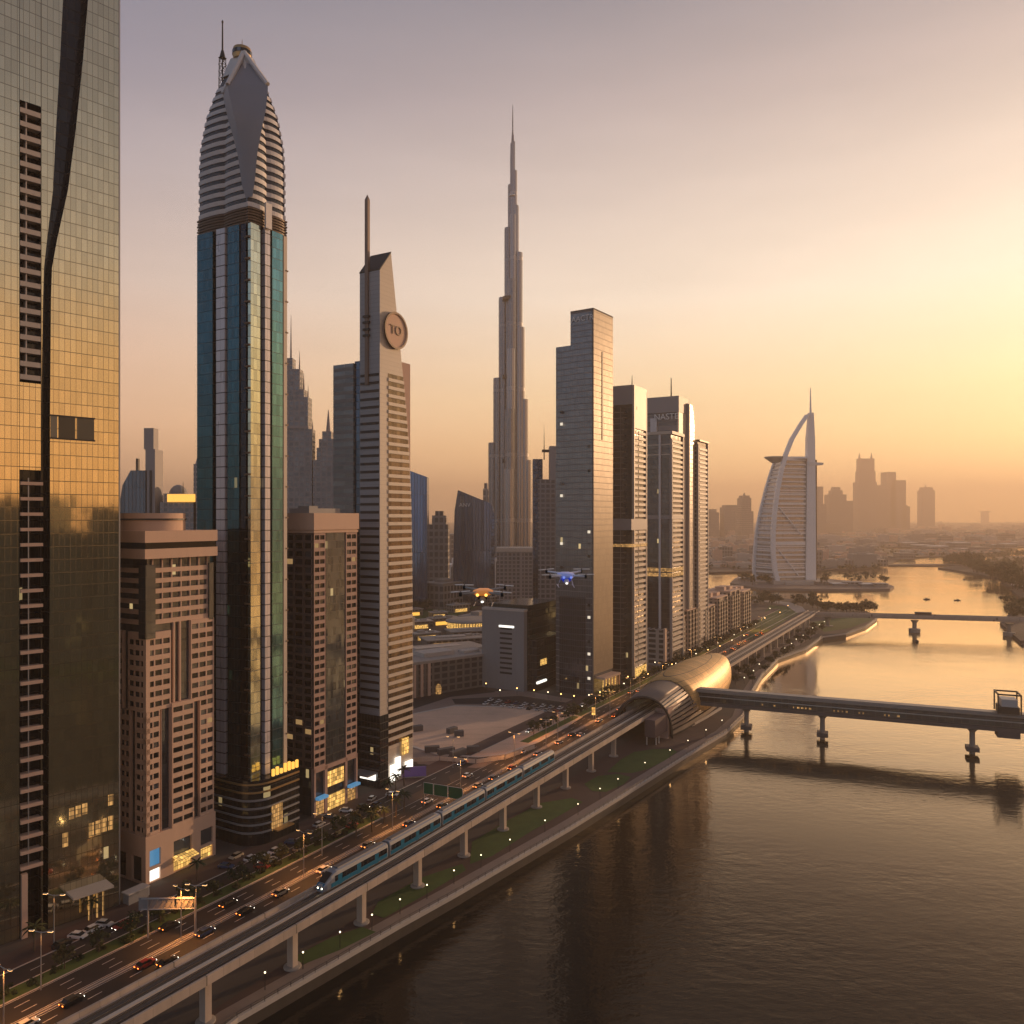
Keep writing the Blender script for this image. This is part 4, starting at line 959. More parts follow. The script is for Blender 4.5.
fbb = facade('distant blue glass', (.12, .20, .34), (.05, .06, .08), 3.0, 60.0, .5, .4, metal=.85, rough=.08, var=.25, tilt=.01)
fbb2 = facade('faceted blue glass', (.09, .14, .22), (.045, .05, .06), 2.6, 3.8, .35, .5, metal=.85, rough=.08, var=.3, tilt=.012, lit=.01)
fhz = facade('skyline wall', (.14, .13, .13), (.30, .27, .25), 6.0, 8.0, 2.0, 2.6, metal=.3, rough=.2, wrough=.7)
bld('office_tower', 'blue-grey tower with sloped shoulder and square crown frame, far left behind the tan drum', 'office tower', 118, 155, 640, 428, fbg, parts=[
    ('wall', facade('slate glass', (.10, .125, .16), (.06, .065, .075), 3.0, 60.0, .5, .4, metal=.7, rough=.15, var=.2, tilt=.008), [('poly', [(0, 0), (.78, 0), (.78, .80), (.34, .80), (.12, .73), (0, .60)], 0, .5)]), ('side_fin', M['mauve_clad'], [(.74, 1.0, 0, .90, 0, .5)]),
    ('glass_slot', M['black'], [(.86, .92, 0, .80, -.02, .0)]), ('crown_frame', M['mauve_clad'], [(.70, .96, .90, 1.0, .0, .3)]), ('roof_crane', M['darksteel'], [(.34, .40, .80, .86, .3, .4)])])
bld('domed_hotel', 'round-topped grey hotel block behind the tan drum', 'hotel', 160, 196, 640, 484, fbg, parts=[('wall', fbg, [(0, 1, 0, .885, 0, 1), (.05, .55, .885, .94, .1, .9)]), ('dome', M['grey_clad'], [('dome', .30, .93, 1.0, .25)]), ('lit_roof_sign', M['shopgold'], [(.22, .98, .885, .935, -.05, .02)]), ('spire', M['darksteel'], [('spire', .52, .93, 1.02, .3, .02)])])
bld('slim_tower', 'thin grey edge of a tower peeping out beside the teal tower', 'tower', 193.5, 206, 640, 440, fbg, parts=[('wall', fbg, [(0, 1, 0, .88, 0, 1)]), ('cap', M['mauve_clad'], [('poly', [(0.1, .88), (.9, .88), (.9, 1), (.5, .97)], 0.1, .9)])])
bld('setback_tower', 'grey stepped tower with antenna between the teal and emblem towers', 'skyscraper', 285, 312, 640, 345, fbg, parts=[
    ('wall', fbg, [(0, .85, 0, .824, 0, .6), (0, .70, .824, .85, 0, .55), (0, .55, .85, .919, 0, .5), (0, .28, .919, .956, 0, .45)]), ('wing', fbg, [(.85, 1.0, 0, .715, 0, .5)]), ('ledge', M['mauve_clad'], [(-.02, .87, .716, .726, -.05, .6)]),
    ('turret', M['mauve_clad'], [('spire', .14, .95, 1.11, .3, .04), ('spire', .46, .91, .985, .3, .035), ('spire', .62, .85, .91, .3, .035), ('spire', .78, .82, .87, .3, .03), ('spire', .95, .71, .75, .3, .03)])])
bld('deco_tower', 'pale art deco tower with stepped pointed spire', 'skyscraper', 313, 338, 640, 415, fbg, parts=[
    ('wall', fbg, [(0, 1, 0, .80, 0, 1)]), ('upper_stage', fbg, [(.12, .88, .80, .855, .1, .9), (.2, .8, .855, .895, .15, .85), (.32, .68, .895, .93, .2, .8)]), ('spire', M['mauve_clad'], [('spire', .5, .93, 1.03, .5, .10)])])
bld('blue_tower', 'narrow blue glass tower with slanting roof beside the emblem tower', 'office tower', 408, 427, 610, 470, fbb, parts=[('glass_wall', fbb, [('poly', [(0, 0), (1, 0), (1, .95), (0, 1.0)], 0, 1)])])
bld('blue_wedge', 'dark blue glass building with steep slanted roof and white lettering', 'office building', 452, 494, 606, 490, fbb, parts=[('glass_wall', fbb, [('poly', [(0, 0), (1, 0), (1, .80), (.95, .88), (.14, 1.0), (.06, .82)], 0, .8)]), ('side_wall', fbb2, [('poly', [(.90, 0), (1.02, 0), (1.02, .80), (.94, .86)], -.03, 0)])])
o = inst('roof_lettering', text_mesh("ANV", 6.0, M['white'], .4), [c for c in COL.objects if c.name.startswith('blue_wedge')][0], (-9, -1.2, 110)); o.rotation_euler = (R_(90), 0, 0)
bld('hazy_block', 'hazy grey block with stepped top, far between the two blue glass buildings', 'building', 428, 448, 600, 511, fhz, parts=[('wall', fhz, [(0, 1, 0, .85, 0, 1), (.2, .9, .85, .95, 0, .8), (.35, .75, .95, 1, .1, .7)])])
bld('thin_tower', 'thin pale tower just left of the stepped spire tower', 'tower', 483, 488.5, 600, 483, fhz, parts=[('wall', fhz, [(0, 1, 0, .95, 0, 1), (.2, .8, .95, 1, .2, .8)])])
r, w_, h_, k = bld('dark_tower', 'dark unfinished tower with crane on top, half hidden by the grey slab', 'tower', 533, 556, 632, 446, fbg, parts=[
    ('wall', fbb2, [(0, .42, 0, .93, 0, 1)]), ('pale_wing', fbg, [(.22, 1, 0, .82, -.2, 0)]), ('tall_wing', M['mauve_clad'], [(.72, 1.3, 0, 1.0, 0, .8)]), ('roof_crane', M['darksteel'], [('spire', .5, .93, 1.12, .4, .03), (.4, .75, .97, .985, .38, .42)])])
bld('grey_side_block', 'low brown block right of the blue wedge, with pale roof edge', 'building', 497, 534, 612, 548, fbg, parts=[('wall', fbg, [(0, 1, 0, .94, 0, 1)]), ('roof_edge', M['offwhite'], [(-.02, 1.02, .94, 1, -.03, 1.03)]), ('corner_pier', M['mauve_clad'], [(.62, .68, 0, .94, -.03, .0)])])
for k_, (a, c, yb, yt) in enumerate([(411, 451, 592, 564), (452, 496, 590, 558)]):
    bld('framed_block', ['dark office block framed in white piers, left of the pair behind the garden', 'dark office block framed in white piers, right of the pair behind the garden'][k_], 'office block', a, c, yb, yt, fbb2, depth=40, group='white framed blocks behind the garden', parts=[
        ('wall', fbb2, [(0, 1, 0, .88, .04, 1)]), ('roof_frame', M['white'], [(-.01, 1.01, .88, .97, 0, 1), (.3, .6, .97, 1.06, .3, .7)])] + [('pier', M['white'], [(f - .02, f + .02, 0, .88, -.02, .03)]) for f in (.02, .22, .50, .72, .86, .98)])
# low city blocks in the middle ground
T = Tower('grey_hall', 'plain grey block with a louvred strip, left of the tall grey slab', 'building', 524, 692, 556, 482)
T.part('wall', MB().box(0, 3.5, 0, T.D, 0, T.z(612)), M['grey_clad'])
b = MB(); 
for k_ in range(10): b.box(-.15, .1, T.N(512), T.N(500), T.z(676 - 5 * k_), T.z(676 - 5 * k_) + 1.1)
T.part('louvre', b, M['black']); T.part('roof_sign', MB().box(-.2, .05, T.N(514), T.N(499), T.z(629), T.z(629) + 1.2), M['shopwhite'])
T.part('glass_wing', MB().box(3.5, T.L, -1, T.D * .9, 0, T.z(606)), facade('green black glass', (.07, .10, .10), (.03, .03, .03), 2.4, 3.4, .1, .3, metal=.75, lit=.01))
T.part('front_block', MB().box(4.0, T.L - 2, -6, -1, 0, T.z(640)), facade('dark showroom glass', (.06, .07, .08), (.03, .03, .03), 3, 4, .1, .4, metal=.7))
T.part('lit_sign', MB().box(8, 15.5, -6.2, -6, T.z(667), T.z(661)), M['shop']); T.part('entrance_light', MB().box(3.2, 14, -7.0, -6.0, T.z(684), T.z(682)), M['shopwhite'])
T.part('roof_edge', MB().box(-.3, 3.6, -.3, T.D, T.z(612), T.z(612) + 1.2), M['conc_pale'])
T = Tower('car_park', 'long low dark building with pale roof and ribbed piers, behind the sandy lot', 'building', 400, 700, 484, 396, th=38, L=62, D=30)
H = T.z(664); T.part('wall', MB().box(0, T.L, 0, T.D, 0, H - 1.5), facade('parking wall', (.05, .05, .05), (.17, .15, .135), 5, 3.6, 1.5, 1.2, metal=.2, rough=.4, lit=.02, lits=.8))
T.part('roof', MB().box(-1, T.L + 1, -1, T.D + 1, H - 1.5, H), M['conc']); b = MB(); b.box(20, 40, 8, 20, H, H + 2.2); b.box(45, 56, 6, 12, H, H + 1.4); T.part('roof_plant', b, M['conc_pale'])
for k_ in range(4): T.part('pier', MB().box(3 + k_ * 4.6, 4.6 + k_ * 4.6, -1.2, 0, 0, H - 1.5), M['tan'])
T.part('lit_arch', MB().lathe([(1.6, 0), (1.6, 3.5), (1.0, 5.2), (.1, 5.6)], (24, -.2, 0), 12), M['shopdim'])
for k_, (pxc, pyc, L_, D_, H_, th, lab) in enumerate([(404, 668, 60, 26, 9, 30, 'flat mall roof with skylights, behind the long dark building'), (428, 650, 42, 20, 7, 22, 'low grey roof curving beside the street, near the glowing pavilion'), (452, 640, 34, 18, 6.5, 20, 'low pale hall just left of the grey block, below the glowing pavilion')]):
    T = Tower('low_hall', lab, 'low building', pxc, pyc, pxc, pxc, th=th, L=L_, D=D_); T.part('wall', MB().box(0, L_, 0, D_, 0, H_ - .8), facade('hall wall%d' % k_, (.07, .07, .07), (.24, .21, .19), 5, 3.4, 1.6, 1.2, metal=.3, rough=.3, lit=.04, lits=.8))
    T.part('roof', MB().box(-1.2, L_ + 1.2, -1.2, D_ + 1.2, H_ - .8, H_), M['conc']); T.part('skylight', MB().box(L_ * .2, L_ * .75, D_ * .3, D_ * .6, H_, H_ + 1.1), M['conc_pale']); T.part('lit_front', MB().box(L_ * .1, L_ * .5, -1.0, -.1, .5, H_ - 2.5), M['shopgold'] if k_ == 0 else M['shopdim'])
x, y, _ = gp(468, 632); root = thing('pavilion', 'round pavilion with glowing golden columns behind the grey block', 'pavilion', (x, y, LAND))
MB().lathe([(18, 0), (18, .8), (15, .9), (15, 9), (19, 9.2), (19, 10.4), (15, 11.5), (.1, 12)], (0, 0, 0), 32).build('hall', M['conc'], root)
for k_ in range(22):
    a = math.pi + math.pi * (k_ + .5) / 22; MB().tube([(17 * math.cos(a), 17 * math.sin(a), .8), (17 * math.cos(a), 17 * math.sin(a), 9)], .75, 6).build('lit_column', M['shop'], root)
# terrace houses along the road beyond the station
for k_, (s, hgt) in enumerate([(548, 27), (584, 30), (622, 28), (660, 32), (700, 34), (738, 31)]):
    x, y, _ = W(s, -50); root = thing('apartment_block', nth(k_) + ' beige apartment block after the tower row, along the road to the far bridge', 'apartment block', (x, y, LAND), RZ_ST, 'beige apartment blocks along the road')
    wm_ = facade('apartment wall%d' % k_, (.07, .065, .06), (.44, .34, .26), 3.6, 3.3, 1.8, 1.5, metal=.3, rough=.3, wrough=.8, lit=.015)
    MB().box(0, 31, 0, 22, 0, hgt).build('wall', wm_, root)
    for j in range(4): MB().box(2 + j * 7.4, 5.4 + j * 7.4, -1.6, 0, 0, hgt - random.choice((1, 3, 0))).build('balcony_stack', facade('balcony stack%d%d' % (k_, j), (.06, .055, .05), (.52, .41, .31), 3.4, 3.3, .5, 1.2, metal=.2, rough=.4, wrough=.8), root)
    b = MB(); b.box(-.4, 31.4, -.4, 22.4, hgt, hgt + .8); b.box(4, 10, 6, 14, hgt + .8, hgt + 4); b.box(18, 27, 5, 15, hgt + .8, hgt + 3.4); b.build('roof', M['tan'], root)
# rows of further city blocks that fill the ground behind the towers
fill = [(-330, 520, 30, 26, 40), (-260, 640, 40, 30, 52), (-420, 700, 50, 40, 60), (-120, 760, 34, 30, 34), (-60, 860, 50, 30, 26), (30, 900, 44, 30, 30), (100, 820, 40, 30, 24), (150, 900, 46, 36, 28), (-200, 980, 60, 40, 60), (-20, 1200, 80, 50, 38), (-120, 1400, 90, 60, 66), (90, 1180, 60, 50, 30), (170, 1050, 50, 40, 26), (-330, 1250, 80, 60, 90), (-90, 640, 40, 24, 14), (-20, 700, 30, 22, 10)]
for k_, (x, y, a, c, h_) in enumerate(fill):
    root = thing('city_block', nth(k_) + ' plain low city block counted among those filling the ground behind the towers', 'city block', (x, y, LAND), R_(random.choice((0, 20, 60))), 'city blocks behind the towers')
    MB().box(-a / 2, a / 2, 0, c, 0, h_).build('wall', fbg if k_ % 2 else fhz, root); b = MB(); b.box(-a / 2 - .4, a / 2 + .4, -.4, c + .4, h_, h_ + 1); b.box(-a / 5, a / 6, c * .3, c * .7, h_ + 1, h_ + 4); b.build('roof', M['conc'], root)
# hazy skyline across the water
SK = [
 ('hazy tower with rounded shoulders, farthest left of the skyline by the balcony tower', 706, 719, 566, 507, [('wall', [(0, 1, 0, .82, 0, 1), (.15, .85, .82, .93, .1, .9)]), ('spire', [('spire', .3, .9, 1, .5, .04)])]),
 ('hazy flat-topped tower between the balcony tower and the sail hotel', 724.5, 740.5, 566, 505, [('wall', [(0, 1, 0, .93, 0, 1), (.1, .9, .93, 1, .1, .9)])]),
 ('hazy tower with pointed cap just left of the sail hotel', 741, 753.5, 574, 492, [('wall', [(0, 1, 0, .60, 0, 1), (.12, .88, .6, .88, .1, .9)]), ('cap', [(.2, .8, .88, .93, .2, .8), ('spire', .5, .93, 1.0, .5, .12)])]),
 ('slim stepped hazy tower just right of the sail hotel', 815, 826, 562, 485, [('wall', [(0, .75, 0, .97, 0, 1), (.75, 1, 0, .62, 0, 1)]), ('spire', [('spire', .15, .97, 1.03, .5, .05)])]),
 ('broad hazy tower with stepped top, third from right of the skyline', 830, 853, 557, 487, [('wall', [(0, .72, 0, .84, 0, 1), (.72, 1, 0, .70, 0, 1)]), ('crown', [(.16, .58, .84, .93, .1, .9), (.24, .5, .93, 1, .2, .8)])]),
 ('tallest hazy tower of the skyline, with two horns', 857.5, 877, 552, 452, [('wall', [(.05, 1, 0, .62, 0, 1), (.14, .96, .62, .76, .1, .9), (.18, .92, .76, .92, .15, .85)]), ('horn', [('spire', .24, .92, 1.0, .5, .06), ('spire', .86, .92, 1.0, .5, .06)])]),
 ('hazy tower with antenna right of the two-horned tower', 873, 888, 551, 485, [('wall', [(0, 1, 0, .97, 0, 1), (.3, .7, .97, 1, .3, .7)])]),
 ('hazy double tower with stepped roof, right of the two-horned tower', 884, 906, 550, 472, [('wall', [(.1, .55, 0, 1, 0, 1), (.3, 1, 0, .86, 0, 1)]), ('antenna', [('spire', .02, .6, 1.0, .5, .03)])]),
 ('low hazy shoulder block right of the double tower', 903, 910, 550, 505, [('wall', [(0, 1, 0, .95, 0, 1), (.2, .8, .95, 1, .2, .8)])]),
 ('lone hazy rounded tower at the right of the skyline', 922.5, 935, 545, 484, [('wall', [(0, 1, 0, .86, 0, 1), (.12, .88, .86, .93, .1, .9)]), ('spire', [('spire', .45, .93, 1.02, .5, .06)])]),
 ('long hazy mid-rise block behind the sail hotel', 820, 842, 560, 523, [('wall', [(0, 1, 0, .93, 0, 1), (.2, .5, .93, 1, .2, .8)])]),
 ('faint hazy tower far out near the right edge', 984, 989, 532, 511, [('wall', [(0, 1, 0, .9, 0, 1)]), ('cap', [(-.3, 1.3, .9, 1, -.3, 1.3)])]),
 ('hazy mid-rise block below the two-horned tower', 838, 862, 559, 541, [('wall', [(0, 1, 0, .9, 0, 1), (.1, .4, .9, 1, .2, .8)])]),
]
for lab, a, c, yb, yt, ps in SK: bld('skyline_tower', lab, 'tower', a, c, HY + (yb - HY) * .40, yt, fhz, depth=90, group='hazy skyline', parts=[(nm, fhz, bx) for nm, bx in ps])
for k_ in range(30):
    px = random.uniform(705, 1020); yb = random.uniform(546, 553) if px > 905 else random.uniform(552, 569); hh = random.uniform(3, 9)
    bld('warehouse', nth(k_) + ' hazy low building counted left to right along the far shore', 'low building', px, px + random.uniform(6, 16), yb, yb - hh * .7, fhz, group='low buildings on the far shore', parts=[('wall', fhz, [(0, 1, 0, .85, 0, 1)]), ('roof', M['white'] if k_ % 3 == 0 else M['conc'], [(-.03, 1.03, .85, 1, -.03, 1.03)])])
for k_ in range(16):
    px = 968 + k_ * 3.6 + random.uniform(-1, 1); yb = 561 + (px - 966) * .45 + random.uniform(-4, 4)
    bld('villa', nth(k_) + ' small white villa among trees on the right bank, counted from the tip', 'villa', px, px + 4.5, yb, yb - 3.4, M['white'], group='white villas on the right bank', parts=[('wall', M['white'], [(0, 1, 0, .8, 0, 1), (.1, .6, .8, 1.2, .1, .8)]), ('roof', M['tan'], [(-.05, 1.05, .8, .92, -.05, 1.05)])])
# the opposite bank outside the view to the right (seen only mirrored in the glass tower)
slab('right_bank', [(225, -880), (1500, -880), (1500, 190), (330, 150), (225, 110)], -1.5, LAND, M['lawn'])
for k_ in range(16):
    y = 92 - k_ * 34 + random.uniform(-4, 4); h_ = random.uniform(84, 122); x = 262 + random.uniform(-8, 8)
    root = thing('opposite_block', nth(k_) + ' dark block on the opposite bank outside the view', 'city block', (x, y, LAND), R_(random.uniform(-8, 8)), 'blocks on the opposite bank')
    MB().box(-16, 40, -15, 15, 0, h_).build('wall', facade('opposite wall%d' % k_, (.03, .05, .05), (.035, .045, .045), 3.2, 3.4, .9, 1.1, metal=.4, rough=.2, lit=.03, lits=1.0), root); MB().box(-17, 41, -16, 16, h_, h_ + 1.5).build('roof', M['conc_dark'], root)
# lamps of the streets between the low blocks, and more small blocks there

for k_, (px, py, w_, d_, h_) in enumerate([(418, 606, 26, 14, 7), (436, 604, 22, 16, 9), (470, 602, 30, 18, 8), (420, 629, 24, 16, 6), (446, 625, 26, 12, 6), (500, 606, 30, 16, 10), (516, 600, 26, 18, 12), (428, 640, 22, 10, 5), (476, 645, 20, 10, 6), (440, 618, 16, 10, 5), (414, 616, 20, 12, 6), (462, 612, 22, 12, 7)]):
    x, y, _ = gp(px, py); root = thing('garden_block', nth(k_) + ' small low block with lit front among the streets left of the grey hall', 'low building', (x, y, LAND), R_(25 + 8 * (k_ % 3)), 'small lit blocks in the middle ground')
    MB().box(-w_ / 2, w_ / 2, 0, d_, 0, h_).build('wall', facade('small block wall%d' % k_, (.07, .07, .07), (.20 + .05 * (k_ % 3), .17 + .04 * (k_ % 3), .145 + .03 * (k_ % 3)), 4, 3.4, 1.5, 1.4, metal=.2, rough=.3, lit=.2, lits=.9), root)
    b = MB(); b.box(-w_ / 2 - .5, w_ / 2 + .5, -.5, d_ + .5, h_, h_ + .7); b.build('roof', M['conc_pale'] if k_ % 2 else M['conc'], root); b = MB(); b.box(-w_ * .3, -w_ * .05, d_ * .3, d_ * .7, h_ + .7, h_ + 2.4); b.box(w_ * .1, w_ * .3, d_ * .2, d_ * .5, h_ + .7, h_ + 1.8); b.build('roof_plant', M['steel'], root)
    MB().box(-w_ * .4, w_ * .3, -.35, -.1, .4, min(3.4, h_ - 1)).build('lit_front', M['shop' if k_ % 2 else 'shopgold'], root)

# dense low city on the far shores: far off and hazy, it reads as one mass
rnd = random.Random(5); b = MB()
def far_box(px, py, w_, h_):
    x, y, _ = gp(px, py); d_ = w_ * rnd.uniform(.4, .9); mi = rnd.randrange(4)
    b.box(x - w_ / 2, x + w_ / 2, y, y + d_, LAND, LAND + h_, mi); b.box(x - w_ * .2, x + w_ * .15, y + d_ * .3, y + d_ * .7, LAND + h_, LAND + h_ + rnd.uniform(1, 3), mi)
for k_ in range(1500):
    px = rnd.uniform(690, 1080); hi = 568 if px < 880 else 546.5
    py = 522 + (hi - 522) * rnd.random() ** .8
    if px > 895 and 546 < py < 552: continue
    far_box(px, py, rnd.uniform(14, 46) * (1 + 400 / (py - HY + 10) / 30), rnd.uniform(3, 14) if rnd.random() < .9 else rnd.uniform(14, 34))
for k_ in range(160):
    px = rnd.uniform(905, 1000); far_box(px, rnd.uniform(551.5, 555), rnd.uniform(10, 30), rnd.uniform(3, 9))
stuff(b.build('far_city', [fhz, M['conc_pale'], M['tan'], M['conc']]))
b = MB()
def far_clump(px, py, r):
    x, y, _ = gp(px, py)
    for j in range(16):
        d_ = Vector((rnd.gauss(0, 1), rnd.gauss(0, 1), rnd.gauss(0, .7))).normalized(); c = Vector((x, y, LAND + r * .7)) + d_ * r * rnd.uniform(.4, 1); a = d_.orthogonal().normalized(); e = d_.cross(a); s_ = r * rnd.uniform(.25, .5)
        b.face([c - a * s_, c + e * s_ * .7, c + a * s_, c - e * s_ * .7])
for k_ in range(700):
    px = rnd.uniform(690, 1060); hi = 569 if px < 880 else 556; py = hi - (hi - 540) * rnd.random() ** 1.6
    if px > 895 and 546.5 < py < 551.5: continue
    far_clump(px, py, rnd.uniform(3, 7))
stuff(b.build('far_trees', M['leaf'][0]))
b = MB()
for k_ in range(420):
    px = rnd.uniform(944, 1060); f = rnd.random(); lo = 558 + abs(px - 985) * .02; hi = 562 + max(0, px - 955) * .42
    far_clump(px, lo + (hi - lo) * f, rnd.uniform(3.5, 8))
stuff(b.build('right_bank_trees', M['leaf'][0]))
for k_, (px, py, w_, h_) in enumerate([(826, 585, 26, 5), (840, 586, 20, 4), (854, 586, 24, 6), (868, 586.5, 18, 4), (882, 587, 16, 5), (748, 581, 24, 5), (762, 584, 16, 4)]):
    x, y, _ = gp(px, py); root = thing('pavilion', ['low beach pavilion right of the sail hotel, %s from the hotel' % nth(k_), 'low pavilion on the island left of the sail hotel, %s' % ('leftmost' if px < 755 else 'nearer the hotel')][px < 800], 'pavilion', (x, y, LAND), 0, 'pavilions on the hotel island')
    MB().box(-w_ / 2, w_ / 2, 0, 12, 0, h_ - 1).build('wall', fhz, root); MB().box(-w_ / 2 - 1, w_ / 2 + 1, -1, 13, h_ - 1, h_).build('roof', M['white'] if k_ % 2 else M['conc_pale'], root)
# ------------------------------------------------------------------ metro viaduct
ZD = 14.0
def vp(s, t, z=0.0):
    x, y, _ = W(s, t + dt(s)); return (x, y, ZD + z)
def vpath(s0, s1, step=12):
    n = max(1, int((s1 - s0) / step)); out = []
    for k in range(n + 1):
        s = s0 + (s1 - s0) * k / n; a = Vector(vp(s - 1, 0)); b = Vector(vp(s + 1, 0)); d = (b - a).normalized(); out.append((vp(s, 0), (d.y, -d.x)))
    return out
root = thing('metro_viaduct', 'long raised concrete metro viaduct on round piers along the quay', 'viaduct')
va, vb = -40, 800
def add_joints(m):
    g = G.__new__(G); g.t = m.node_tree; p = next(n for n in g.t.nodes if n.type == 'BSDF_PRINCIPLED'); src = p.inputs['Base Color'].links[0].from_socket
    tc = g.n('ShaderNodeTexCoord'); s_ = g.v('DOT_PRODUCT', tc.outputs['Object'], (UX, UY, 0)); s_ = g.m('ADD', s_, 1000.0)
    k = g.m('MAXIMUM', g.m('LESS_THAN', g.m('FRACT', g.m('DIVIDE', s_, 22.0)), .009), g.m('MULTIPLY', g.m('LESS_THAN', g.m('FRACT', g.m('DIVIDE', s_, 3.667)), .022), .45))
    wn = g.white(g.xyz(g.m('FLOOR', g.m('DIVIDE', s_, 3.667)), 1.0, 2.0)); g.put(p.inputs['Base Color'], g.mix(k, g.v('SCALE', src, scale=g.m('MULTIPLY_ADD', wn.outputs[0], .22, .89)), (.10, .08, .065)))
M['viaduct'] = mat('viaduct concrete', (.46, .37, .30), .75, var=.28, vscale=.35, streak=True); add_joints(M['viaduct'])
PV = vpath(va, vb)
MB().sweep(PV, [(-4.4, -.35), (-4.4, 0), (4.4, 0), (4.4, -.35), (2.2, -2.0), (-2.2, -2.0)]).build('deck', M['viaduct'], root)
MB().sweep(PV, [(-4.9, -.9), (-4.9, .9), (-4.4, .9), (-4.4, -.36)]).build('parapet', M['viaduct'], root)
MB().sweep(PV, [(4.4, -.36), (4.4, .9), (4.9, .9), (4.9, -.9)]).build('parapet', M['viaduct'], root)
for t in (-2.1, 2.1): MB().sweep(PV, [(t - 1.35, .02), (t - 1.35, .18), (t + 1.35, .18), (t + 1.35, .02)]).build('track_bed', M['trackbed'], root)
MB().sweep(PV, [(-.45, .02), (-.45, .32), (.45, .32), (.45, .02)]).build('walkway', M['conc_pale'], root)
for t in (-2.86, -1.34, 1.34, 2.86): MB().sweep(PV, [(t - .10, .18), (t - .10, .40), (t + .10, .40), (t + .10, .18)]).build('rail', M['rail'], root)
pier = MB().loft([[(-a, -b_, z_), (a, -b_, z_), (a, b_, z_), (-a, b_, z_)] for a, b_, z_ in ((.75, .85, 0), (.75, .85, 7.6), (.8, 1.1, 8.4), (.95, 2.1, 9.2))]).mesh('pier', M['viaduct'])
foot = MB().lathe([(1.9, .0), (1.9, .3), (1.6, .4)], n=16).mesh('pier_footing', M['conc'], True)
ps = [111 + 22 * k for k in range(11)] + [442 + 22 * k for k in range(16)]
for s in ps:
    x, y, _ = W(s, dt(s)); p_ = inst('pier', pier, root, (x, y, LAND), RZ_ST); inst('pier_footing', foot, p_)

